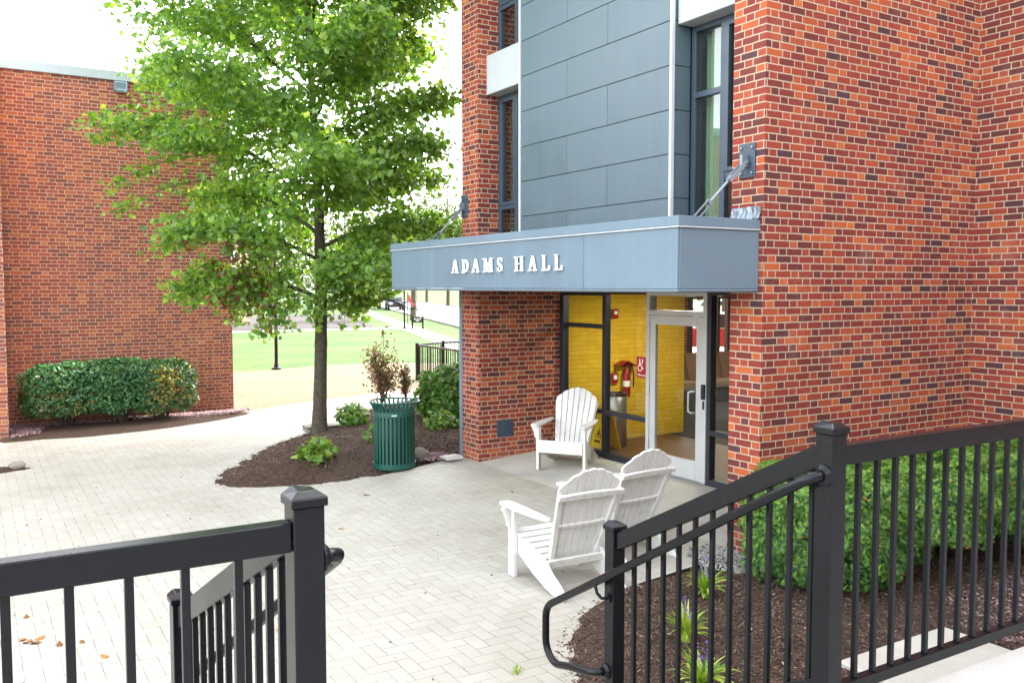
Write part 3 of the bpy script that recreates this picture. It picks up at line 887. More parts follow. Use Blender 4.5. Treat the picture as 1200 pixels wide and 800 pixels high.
def upper_window(y0, y1, z0, z1, outer_low, shade):
    """two lights: a wide one next to the panels and a narrow casement next to the pier"""
    X = XQ
    ym = y0 + (y1 - y0) * (.50 if outer_low else .50)
    f = MB()
    t = .055
    f.box(X, X + .10, y0, y0 + t, z0, z1)
    f.box(X, X + .10, y1 - t, y1, z0, z1)
    f.box(X, X + .10, y0 + t, y1 - t, z0, z0 + t)
    f.box(X, X + .10, y0 + t, y1 - t, z1 - t, z1)
    f.box(X - .006, X + .10, ym - .035, ym + .035, z0 + t, z1 - t)
    a0, a1 = (y0 + t, ym - .035) if outer_low else (ym + .035, y1 - t)     # casement
    b0, b1 = (ym + .035, y1 - t) if outer_low else (y0 + t, ym - .035)     # wide light
    zc = z0 + (z1 - z0) * .30
    zt = z0 + (z1 - z0) * .685
    f.box(X, X + .09, a0, a1, zc - .03, zc + .03)
    f.box(X, X + .09, b0, b1, zt - .03, zt + .03)
    c = .045
    for (p0, p1, q0, q1) in ((a0, a0 + c, zc + .03, z1 - t), (a1 - c, a1, zc + .03, z1 - t), (a0 + c, a1 - c, zc + .03, zc + .03 + c), (a0 + c, a1 - c, z1 - t - c, z1 - t)):
        f.box(X - .012, X + .05, p0, p1, q0, q1)
    wo = f.build('window', M['winframe'], hall, bevel=.003)
    for (p0, p1, q0, q1) in ((a0 + c, a1 - c, zc + .03 + c, z1 - t - c), (a0, a1, z0 + t, zc - .03), (b0, b1, zt + .03, z1 - t), (b0, b1, z0 + t, zt - .03)):
        B(X + .028, X + .034, p0 + .001, p1 - .001, q0 + .001, q1 - .001).build('pane', M['winglass'], wo)
    if shade:
        # gathered curtain: a wavy sheet with thickness
        cv = MB()
        n = 60
        yy = [b0 + (b1 - b0) * (.0 + .9 * i / n) if not outer_low else b0 + (b1 - b0) * (.1 + .9 * i / n) for i in range(n + 1)]
        poly = [(q, .012 * math.sin(i * .9)) for i, q in enumerate(yy)] + [(q, .006 + .012 * math.sin(i * .9)) for i, q in reversed(list(enumerate(yy)))]
        cv.prism(poly, (X + .17, 0, z0 + .03), (0, 1, 0), (1, 0, 0), (0, 0, z1 - z0 - .08))
        cv.build('curtain', M['curtain'], wo)
    else:
        bl = MB()
        zz = z0 + .1
        while zz < z1 - .1:
            bl.obox((X + .15, (y0 + y1) / 2, zz), (.012, 0, .008), (0, (y1 - y0) / 2 - .07, 0), (-.0006, 0, .001))
            zz += .035
        bl.build('blind', M['blind'], wo)


for lv in range(3):
    zb = 3.02 + lv * 2.72 if lv else 3.0
    zb = [3.0, 5.74, 8.46][lv]
    zt = [5.20, 7.92, 10.6][lv]
    upper_window(6.075, 6.985, zb, zt, True, True)
    upper_window(9.935, 10.893, zb, zt, False, False)
    z1 = 5.735 if lv == 0 else (8.455 if lv == 1 else HT - .45)
    B(XP + .06, XQ + .12, 6.074, YP0 - .016, zt + .003, z1).build('spandrel', M['precast'], hall, bevel=.006)
    B(XP + .06, XQ + .12, YP1 + .016, 10.897, zt + .003, z1).build('spandrel', M['precast'], hall, bevel=.006)

# canopy
CX, CY0, CY1, CZ0, CZ1 = 5.12, 5.725, 11.70, 2.515, 3.16
cp = MB()
cp.box(CX + .022, XW - .003, CY0 + .022, CY1 - .022, CZ0 + .03, CZ1 - .03)
canopy = cp.build('canopy', M['storeframe'], hall)
fs = MB()
seams = [CY0 + .004, 7.08, 10.36, CY1 - .004]
for a, b in zip(seams[:-1], seams[1:]):
    fs.box(CX, CX + .018, a + .003, b - .003, CZ0 + .028, CZ1 - .095)
fs.box(CX + .021, XW - .004, CY0, CY0 + .018, CZ0 + .028, CZ1 - .095)
fs.box(CX + .021, XW - .004, CY1 - .018, CY1, CZ0 + .028, CZ1 - .095)
fs.box(CX - .004, CX + .03, CY0 - .004, CY1 + .004, CZ0 + .004, CZ0 + .025)
fs.box(CX + .032, XW - .005, CY0 - .004, CY0 + .03, CZ0 + .004, CZ0 + .025)
fs.build('fascia', M['canopy'], canopy, bevel=.003)
cp2 = MB()
cp2.box(CX - .014, CX + .10, CY0 - .014, CY1 + .014, CZ1 - .085, CZ1)
cp2.box(CX + .103, XW - .004, CY0 - .014, CY0 + .10, CZ1 - .085, CZ1)
cp2.box(CX + .103, XW - .004, CY1 - .10, CY1 + .014, CZ1 - .085, CZ1)
cp2.box(CX + .104, XQ - .01, CY0 + .104, CY1 - .104, CZ1 - .12, CZ1 - .06)
cp2.build('coping', M['canopy'], canopy, bevel=.004)
dr = MB()
dr.box(CX - .020, CX + .03, CY0 - .020, CY1 + .020, CZ1 - .098, CZ1 - .0865)
dr.box(CX + .032, XW - .005, CY0 - .020, CY0 + .03, CZ1 - .098, CZ1 - .0865)
dr.build('drip_edge', M['canopy_trim'], canopy, bevel=.002)
sf = MB()
sf.box(CX + .034, XW - .004, CY0 + .034, CY1 - .03, CZ0 - .004, CZ0 + .016)
sf.box(XW - .002, XS + .1, 6.075, 10.897, CZ0 - .004, CZ0 + .016)
sf.build('soffit', M['soffit'], canopy)


# raised serif letters
def band(pts, ws):
    L, Rr = [], []
    n = len(pts)
    for i, (p, wd) in enumerate(zip(pts, ws)):
        a = pts[max(0, i - 1)]
        b = pts[min(n - 1, i + 1)]
        dx, dy = b[0] - a[0], b[1] - a[1]
        m = math.hypot(dx, dy) or 1
        nx, ny = -dy / m, dx / m
        L.append((p[0] + nx * wd / 2, p[1] + ny * wd / 2))
        Rr.append((p[0] - nx * wd / 2, p[1] - ny * wd / 2))
    return L + Rr[::-1]


def rect(x0, y0, x1, y1): return [(x0, y0), (x1, y0), (x1, y1), (x0, y1)]


def ser(x, y, hw, up):
    s = 1 if up else -1
    return [(x - hw, y), (x + hw, y), (x + hw, y + s * .035), (x + hw * .45, y + s * .075), (x - hw * .45, y + s * .075), (x - hw, y + s * .035)]


def letter(ch):
    T, t = .17, .075
    if ch == 'A':
        return [[(.43, 1), (.57, 1), (.90, .04), (.90 - T * 1.1, .04)], [(.43, .985), (.48, .85), (.185, .04), (.105, .04)], rect(.28, .30, .68, .36), ser(.14, 0, .16, 1), ser(.82, 0, .20, 1)]
    if ch == 'D':
        a = [(.27 + .0, .965)] + [(.27 + .53 * math.cos(q), .5 + .465 * math.sin(q)) for q in np.linspace(math.pi / 2 - .3, -math.pi / 2 + .3, 15)] + [(.27, .035)]
        return [rect(.13, .05, .13 + T, .95), band(a, [.07] + [.07 + .13 * math.cos(q) for q in np.linspace(math.pi / 2 - .3, -math.pi / 2 + .3, 15)] + [.07]), rect(.0, 0, .36, .06), rect(.0, .94, .36, 1)]
    if ch == 'M':
        return [rect(.13, .05, .195, .95), [(.10, 1), (.29, 1), (.56, .1), (.47, .02)], [(.80, .98), (.74, .98), (.47, .1), (.505, .03)], rect(.74, .05, .74 + T, .95), ser(.16, 0, .15, 1), ser(.825, 0, .18, 1), rect(-.02, .945, .20, 1), rect(.76, .945, 1.02, 1)]
    if ch == 'S':
        p = [(.78, .74), (.72, .90), (.50, .965), (.28, .90), (.18, .76), (.26, .62), (.50, .50), (.74, .38), (.82, .24), (.70, .09), (.48, .035), (.24, .10), (.15, .28)]
        return [band(p, [.05, .07, .07, .10, .15, .19, .21, .19, .15, .10, .07, .07, .05]), rect(.76, .70, .82, .97), rect(.11, .03, .17, .30)]
    if ch == 'H':
        return [rect(.12, .05, .12 + T, .95), rect(.71, .05, .71 + T, .95), rect(.26, .475, .74, .535), ser(.205, 0, .19, 1), ser(.795, 0, .19, 1), ser(.205, 1, .19, 0), ser(.795, 1, .19, 0)]
    if ch == 'L':
        return [rect(.14, .05, .14 + T * 1.15, .95), [(.03, 0), (.92, 0), (.98, .32), (.91, .32), (.78, .075), (.03, .065)], ser(.235, 1, .22, 0)]


LET = [('A', 9.812, 9.641), ('D', 9.545, 9.368), ('A', 9.289, 9.119), ('M', 9.026, 8.806), ('S', 8.710, 8.582), ('H', 8.331, 8.145), ('A', 8.046, 7.886), ('L', 7.788, 7.635), ('L', 7.554, 7.408)]
for ch, ya, yb in LET:
    lt = MB()
    wd = ya - yb
    for i, poly in enumerate(letter(ch)):
        th = .018 + .0012 * i
        lt.prism([(x * wd, y * .160) for x, y in poly], (CX - .012 - th, ya, 2.727), (0, -1, 0), (0, 0, 1), (th, 0, 0))
    for fx in (.25, .75):
        lt.tube([(CX - .013, ya - wd * fx, 2.74), (CX + .002, ya - wd * fx, 2.74)], .005, 6)
    lt.build('letter', M['white'], canopy)

# tie rods up to the piers
for (yy, zz, dy) in ((5.875, 3.70, .10), (11.285, 3.70, 0.0)):
    pl = MB()
    pl.box(XW - .016, XW - .001, yy - .095, yy + .095, zz - .155, zz + .155)
    plate = pl.build('wall_plate', M['winframe'], hall, bevel=.003)
    for a in (-.065, .065):
        for b in (-.115, .115):
            bt = MB()
            bt.lathe([(0, 0), (.013, 0), (.013, .012), (0, .014)], 6, (0, 0, 0))
            m = Matrix.Translation((XW - .017, yy + a, zz + b)) @ Matrix.Rotation(R(-90), 4, 'Y')
            for q in range(len(bt.v) - 24, len(bt.v)):
                bt.v[q] = tuple(m @ Vector(bt.v[q]))
            bt.build('bolt', M['iron'], plate)
    rd = MB()
    y2 = yy + .02
    A = Vector((XW - .05, yy, zz - .02))
    Bq = Vector((CX + .36, yy + dy, CZ1 - .05))
    rd.box(XW - .09, XW - .017, yy - .016, yy + .016, zz - .06, zz + .05)
    D = (Bq - A).normalized()
    s_ = D.cross(Vector((0, 1, 0))).normalized()
    for off in (-.026, .026):       # fork at the top
        rd.bar(A + Vector((0, off, 0)), A + D * .20 + Vector((0, off, 0)), .012, .036)
    rd.bar(A + D * .18, A + D * .24, .066, .036)
    rd.tube([A + D * .22, A + D * .52], .013, 8)
    for off in (-.024, .024):       # turnbuckle
        rd.bar(A + D * .52 + s_ * off, A + D * .74 + s_ * off, .016, .012)
    rd.bar(A + D * .50, A + D * .53, .034, .06)
    rd.bar(A + D * .73, A + D * .76, .034, .06)
    rd.tube([A + D * .75, Bq], .013, 8)
    rd.tube([A + Vector((0, -.045, 0)), A + Vector((0, .045, 0))], .014, 8)
    rd.build('tie_rod', M['iron'], hall)

# downspout, vent plate, crumpled flashing
ds = MB()
ds.box(XW - .012, XW + .068, 11.384, 11.465, .12, CZ0 - .01)
ds.box(XW - .10, XW + .064, 11.386, 11.461, .05, .118)
ds.build('downspout', M['canopy'], hall, bevel=.006)
B(6.37, 6.64, 10.882, 10.898, .42, .66).build('vent_plate', M['winframe'], hall, bevel=.003)
fl_ = MB()
n = 14
g = [[(XW - .012 - .02 * random.random() - .03 * (j == 0), 5.69 + .36 * i / n, 3.165 + .055 * j + .008 * random.random()) for i in range(n + 1)] for j in range(3)]
for j in range(2):
    for i in range(n):
        fl_.add([g[j][i], g[j][i + 1], g[j + 1][i + 1], g[j + 1][i], ], [(0, 1, 2, 3)])
fo = fl_.build('lead_flashing', M['iron'], hall)
md = fo.modifiers.new('thick', 'SOLIDIFY')
md.thickness = .004

# ------------------------------------------------------------------ glass entrance front
ZF = ramp(XS, 0) + .004
sfm = MB()


def fr(y0, y1, z0, z1, d=.10, pr=0): sfm.box(XS - pr, XS + d, y0, y1, z0, z1)


ZT = CZ0 - .006
fr(10.80, 10.896, ZF, ZT)
fr(9.78, 9.86, ZF, ZT, .09)
fr(9.862, 10.798, ZF, ZF + .075)
fr(9.862, 10.798, ZT - .07, ZT)
fr(9.862, 10.798, 1.98, 2.04)
fr(9.862, 10.798, .80, .86)
fr(8.912, 9.778, ZF, ZF + .075)
fr(8.912, 9.778, ZT - .05, ZT)
fr(8.912, 9.778, .80, .86)
fr(7.745, 7.80, ZF, ZT)
fr(6.30, 7.743, ZF, ZF + .075)
fr(6.30, 7.743, ZT - .05, ZT)
fr(6.30, 7.743, .80, .86)
fr(6.85, 6.90, ZF + .077, .798)
fr(6.85, 6.90, .862, ZT - .052)
fr(6.075, 6.298, ZF, ZT)
front = sfm.build('glazed_front', M['storeframe'], hall, bevel=.003)
for (a, b, c, d) in ((9.862, 10.798, ZF + .076, .799), (9.862, 10.798, .861, 1.979), (9.862, 10.798, 2.041, ZT - .071), (8.912, 9.778, ZF + .076, .799), (8.912, 9.778, .861, ZT - .051),
                     (6.902, 7.743, ZF + .076, .799), (6.902, 7.743, .861, ZT - .051), (6.30, 6.848, .861, ZT - .051)):
    B(XS + .045, XS + .051, a, b, c, d).build('pane', M['glass'], front)
df = MB()
df.box(XS - .012, XS + .11, 8.845, 8.909, ZF, ZT)
df.box(XS - .012, XS + .11, 7.805, 7.868, ZF, ZT)
df.box(XS - .012, XS + .11, 7.869, 8.844, ZT - .06, ZT)
df.box(XS - .012, XS + .11, 7.869, 8.844, 2.205, 2.265)
dfr = df.build('door_frame', M['doorsilver'], hall, bevel=.003)
B(XS + .045, XS + .051, 7.87, 8.843, 2.266, ZT - .061).build('pane', M['glass'], dfr)
dl = MB()
dl.box(XS - .004, XS + .042, 8.735, 8.840, ZF + .012, 2.20)
dl.box(XS - .004, XS + .042, 7.873, 7.985, ZF + .012, 2.20)
dl.box(XS - .004, XS + .042, 7.987, 8.733, ZF + .012, .445)
dl.box(XS - .004, XS + .042, 7.987, 8.733, 2.085, 2.20)
door = dl.build('door', M['doorsilver'], hall, bevel=.003)
B(XS + .018, XS + .024, 7.988, 8.732, .447, 2.083).build('pane', M['glass'], door)
hd = MB()
hp = [(XS - .005, 8.00, 1.30), (XS - .05, 8.02, 1.30), (XS - .065, 8.05, 1.285), (XS - .065, 8.05, 1.06), (XS - .05, 8.02, 1.04), (XS - .005, 8.00, 1.04)]
hd.tube(hp, .012, 8)
hd.build('handle', M['doorsilver'], door, smooth=True)
lk = MB()
lk.box(XS - .045, XS - .0135, 7.81, 7.862, 1.22, 1.40)
lk.box(XS - .03, XS - .0135, 7.825, 7.85, 1.10, 1.20)
lk.build('card_reader', M['black'], dfr, bevel=.006)
for zz in (.5, 1.2, 1.95):
    hg = MB()
    hg.tube([(XS - .014, 8.843, zz), (XS - .014, 8.843, zz + .10)], .008, 8)
    hg.build('hinge', M['steel'], dfr)
cl = MB()
cl.box(XS + .045, XS + .10, 8.30, 8.68, 2.10, 2.16)
cl.bar((XS + .11, 8.32, 2.17), (XS + .14, 8.0, 2.19), .02, .01)
cl.build('door_closer', M['steel'], door, bevel=.005)
th_ = B(XS - .04, XS + .12, 7.80, 8.912, ZF - .003, ZF + .010).build('threshold', M['steel'], hall, bevel=.002)

# lobby
lo = MB()
lo.box(XS + .12, 9.87, 10.865, 10.897, ZF, 2.66)
lo.box(9.845, 9.874, 10.898, 14.65, ZF, 2.69)
lo.build('lobby_wall', M['brick_yellow'], hall)
lo = MB()
lo.box(16.5, 16.6, 6.08, 14.65, ZF, 2.69)
lo.box(XS + .13, 16.4, 6.08, 6.2, ZF, 2.59)
lo.build('lobby_wall', M['inner'], hall)
lf = MB()
lf.box(XS + .115, 19.6, 6.21, 10.86, -.1, ZF - .004)
lf.box(9.88, 19.6, 10.861, 14.65, -.1, ZF - .005)
lf.build('lobby_floor', M['lobbytile'], hall)
cpt = B(9.6, 16.3, 6.9, 14.4, ZF - .003, ZF + .006).build('lobby_carpet', M['lobbyfloor'], hall)
bw = MB()
for (a, b, c, d) in ((13.402, 13.60, .805, 2.345), (14.34, 14.42, .805, 2.345), (14.65, 14.748, .805, 2.345)):
    bw.box(a, b, 14.70, 14.80, c, d)
for (a, b) in ((13.602, 14.338), (14.422, 14.648)):
    bw.box(a, b, 14.70, 14.80, .805, .86)
    bw.box(a, b, 14.70, 14.80, 2.29, 2.345)
bwo = bw.build('window', M['storeframe'], hall, bevel=.003)
for (a, b) in ((13.603, 14.337), (14.423, 14.647)):
    B(a, b, 14.745, 14.751, .861, 2.289).build('pane', M['glass'], bwo)

for (lx, ly, lh) in ((8.55, 9.3, .28), (13.0, 12.3, .26)):
    cl_ = empty('ceiling_light', (lx, ly, 2.59), 'square lit ceiling panel just inside the glass front' if lx < 9.5 else 'square lit ceiling panel deep in the lobby', 'ceiling light', 'lobby ceiling lights')
    B(lx - lh - .04, lx + lh + .04, ly - lh - .04, ly + lh + .04, 2.575 if lx < 9.5 else 2.675, 2.598 if lx < 9.5 else 2.698).build('frame', M['doorsilver'], cl_)
    B(lx - lh, lx + lh, ly - lh, ly + lh, 2.568 if lx < 9.5 else 2.668, 2.574 if lx < 9.5 else 2.674).build('diffuser', M['lamp'], cl_)

# things in and on the entrance
sg = empty('accessibility_sign', (XS + .043, 9.04, 1.51), 'small red wheelchair sign stuck to the glass beside the door', 'sign')
B(XS + .0395, XS + .0435, 8.925, 9.155, 1.375, 1.645).build('sign_plate', M['signred'], sg, bevel=.001)
ic = MB()


def disc(mb, cy, cz, r, th=.0015, r2=0, a0=0, a1=360, n=28):
    """flat disc or ring sector on the sign, y to the left"""
    o = [(r * math.cos(R(a0 + (a1 - a0) * i / n)), r * math.sin(R(a0 + (a1 - a0) * i / n))) for i in range(n + 1)]
    if r2: o += [(r2 * math.cos(R(a0 + (a1 - a0) * i / n)), r2 * math.sin(R(a0 + (a1 - a0) * i / n))) for i in range(n, -1, -1)]
    else: o = o[:-1]
    mb.prism(o, (XS + .0392 - th, cy, cz), (0, -1, 0), (0, 0, 1), (th, 0, 0))


disc(ic, 9.088, 1.498, .044, .0015, .033, 95, 385)
disc(ic, 9.090, 1.602, .014, .0015)
ic.prism(band([(0, .0), (.005, -.05), (.04, -.052), (.062, -.095), (.075, -.09)], [.022, .02, .012, .012, .01]), (XS + .0372, 9.090, 1.583), (0, -1, 0), (0, 0, 1), (.0018, 0, 0))
ic.prism(band([(.003, -.022), (.035, -.022)], [.010, .010]), (XS + .0368, 9.090, 1.583), (0, -1, 0), (0, 0, 1), (.0016, 0, 0))
ic.prism([(0, .028), (.02, .012), (.008, .012), (.008, -.03), (-.008, -.03), (-.008, .012), (-.02, .012)], (XS + .0375, 9.035, 1.592), (0, -1, 0), (0, 0, 1), (.0016, 0, 0))
xq = 9.128
for i in range(9):
    h = .014 + .008 * (i in (0, 1, 2))
    d0 = -.008 if i == 8 else 0
    ic.prism([(0, d0), (.009, d0), (.011, h), (.002, h)], (XS + .0376, xq - i * .0175, 1.398), (0, -1, 0), (0, 0, 1), (.0015, 0, 0))
ic.build('wheelchair_symbol', M['white'], sg)

ex = empty('fire_extinguisher', (8.62, 10.80, .85), 'red fire extinguisher hung on the yellow lobby wall', 'extinguisher')
e = MB()
e.lathe([(0, .88), (.05, .88), (.056, .90), (.056, 1.22), (.045, 1.27), (.025, 1.30), (.02, 1.34), (0, 1.34)], 18, (8.62, 10.775, 0))
e.build('cylinder', M['red'], ex, smooth=True)
e = MB()
e.bar((8.62, 10.775, 1.345), (8.50, 10.775, 1.40), .03, .02)
e.tube([(8.64, 10.775, 1.33), (8.71, 10.76, 1.34), (8.74, 10.75, 1.22), (8.72, 10.74, 1.02)], .011, 8)
e.build('hose', M['black'], ex)
e = MB()
e.bar((8.44, 10.79, 1.36), (8.60, 10.79, 1.42), .16, .02)
e.bar((8.60, 10.79, 1.42), (8.78, 10.79, 1.34), .16, .02)
e.build('hood', M['red'], ex)
e = MB()
e.lathe([(.0575, 1.03), (.0575, 1.12)], 18, (8.62, 10.775, 0))
e.build('label_band', M['white'], ex, smooth=True)

for nm, x, z0, z1, wd, lab, cat in (('fire_alarm', 8.43, 2.08, 2.22, .12, 'red fire alarm strobe high on the yellow lobby wall', 'alarm'),
                                    ('fire_alarm', 8.43, 1.08, 1.24, .12, 'red fire alarm pull station low on the yellow wall left of the extinguisher', 'alarm')):
    t_ = empty(nm, (x, 10.86, z0), lab, cat)
    B(x - wd / 2, x + wd / 2, 10.815, 10.864, z0, z1).build('housing', M['red'], t_, bevel=.008)
    B(x - wd / 4, x + wd / 4, 10.806, 10.814, z0 + .06, z1 - .03).build('lens', M['white'], t_, bevel=.003)

tc = empty('trash_receptacle', (8.15, 10.45, ZF), 'round brushed steel trash receptacle inside the lobby glass', 'trash can')
e = MB()
e.lathe([(0, ZF), (.17, ZF), (.17, .96), (.155, .97), (0, .97)], 28, (8.15, 10.45, 0))
e.build('body', M['steel'], tc, smooth=True)
e = MB()
e.lathe([(.172, .95), (.175, .96), (.172, .99), (.12, 1.0), (.11, .975)], 28, (8.15, 10.45, 0))
e.build('rim', M['black'], tc)
B(7.985, 7.99, 10.36, 10.47, .78, .88).build('notice', M['white'], tc)

wf = empty('wet_floor_sign', (7.83, 10.28, ZF), 'yellow folding floor sign standing behind the lobby glass', 'floor sign')
for s_, nm in ((-1, 'front_panel'), (1, 'rear_panel')):
    e = MB()
    e.prism([(-.16, 0), (.16, 0), (.115, .62), (-.115, .62)], (7.83 + s_ * .17, 10.28, ZF + .006), (0, 1, 0), (-s_ * .23, 0, .96), (.012, 0, 0))
    po = e.build(nm, M['yellow'], wf, bevel=.003)
    if s_ < 0:
        q = MB()
        for poly in (band([(-.065, .2), (0, .32), (.065, .2), (-.065, .2)], [.012] * 4), rect(-.07, .12, .07, .15), [(-.02, .22), (.015, .22), (.02, .25), (-.005, .29)]):
            q.prism(poly, (7.83 - .172 - .002, 10.28, ZF + .006), (0, 1, 0), (.23, 0, .96), (.003, 0, 0))
        q.build('warning_mark', M['black'], po)

so = empty('sofa', (13.2, 13.7, ZF), 'brown lobby sofa with a cream seat under the rear window', 'sofa')
B(11.7, 14.6, 13.3, 14.1, ZF + .02, .50).build('base', M['sofabase'], so, bevel=.02)
for a in (11.72, 12.68, 13.64):
    B(a, a + .94, 13.25, 13.85, .503, .64).build('seat', M['sofaseat'], so, bevel=.03, seg=2)
    e = MB()
    e.prism([(13.82, .6), (14.02, .6), (14.14, 1.16), (13.98, 1.18)], (a, 0, 0), (0, 1, 0), (0, 0, 1), (.94, 0, 0))
    e.build('back_cushion', M['sofa'], so, bevel=.03, seg=2)
B(14.62, 14.85, 13.2, 14.1, ZF + .02, .85).build('armrest', M['sofa'], so, bevel=.03, seg=2)
B(11.45, 11.68, 13.2, 14.1, ZF + .02, .85).build('armrest', M['sofa'], so, bevel=.03, seg=2)

# ------------------------------------------------------------------ left brick building
LB = empty('brick_building', (2.3, 18.45, 0), 'plain windowless red brick building behind the clipped shrubs', 'building')
w = MB()
w.box(-14, 4.55, 18.43, 34, -.3, 6.42)
w.build('wall', M['brick2'], LB)
w = MB()
w.box(-14, .50, 17.05, 18.427, -.3, 6.42)
w.build('pilaster', M['brick2'], LB)
w = MB()
w.box(-14.05, 4.60, 18.385, 34, 6.423, 6.60)
w.box(-14.05, .55, 17.0, 18.382, 6.423, 6.60)
w.build('roof_edge', M['roofband'], LB, bevel=.006)
w = MB()
w.box(2.44, 2.66, 18.29, 18.428, 6.21, 6.39)
w.box(2.47, 2.63, 18.24, 18.288, 6.18, 6.24)
w.build('security_light', M['canopy'], LB, bevel=.01)

sb_ = empty('brick_building', (-2, -8.6, 0), 'brick building the raised landing belongs to, behind the camera', 'building')
B(-13, 9.28, -14, -8.5, -.3, 5.6).build('wall', M['brick_far'], sb_)
B(-13.1, 9.28, -14.1, -8.4, 5.603, 5.8).build('roof', M['roofband'], sb_)

# unseen block added east of the entrance hall to cast shade on the plaza
nb = empty('added_shade_block', (27, 13, 0), 'tall unseen brick block added east of the hall to shade the plaza', 'building')
B(21, 34, 7, 19.2, -.3, 17).build('wall', M['brick_far'], nb)
B(20.9, 34.1, 6.9, 19.3, 17.003, 17.3).build('roof', M['roofband'], nb)

# ------------------------------------------------------------------ railings
YR = 2.137


def cap(mb, x, y, z, hw):
    """pyramid post cap with a skirt"""
    a, b = hw + .007, hw * .62
    mb.box(x - a, x + a, y - a, y + a, z - .034, z - .012)
    v = [(x - a, y - a, z - .0118), (x + a, y - a, z - .0118), (x + a, y + a, z - .0118), (x - a, y + a, z - .0118), (x - b, y - b, z + .004), (x + b, y - b, z + .004), (x + b, y + b, z + .004), (x - b, y + b, z + .012)]
    mb.add(v, [(3, 2, 1, 0), (4, 5, 6, 7), (0, 1, 5, 4), (1, 2, 6, 5), (2, 3, 7, 6), (3, 0, 4, 7)])


def post(parent, x, y, z0, z1, hw=.039):
    p = B(x - hw, x + hw, y - hw, y + hw, z0, z1 - .0345).build('post', M['railing'], parent, bevel=.003)
    c = MB()
    cap(c, x, y, z1, hw)
    c.build('cap', M['railing'], p, bevel=.002)
    return p


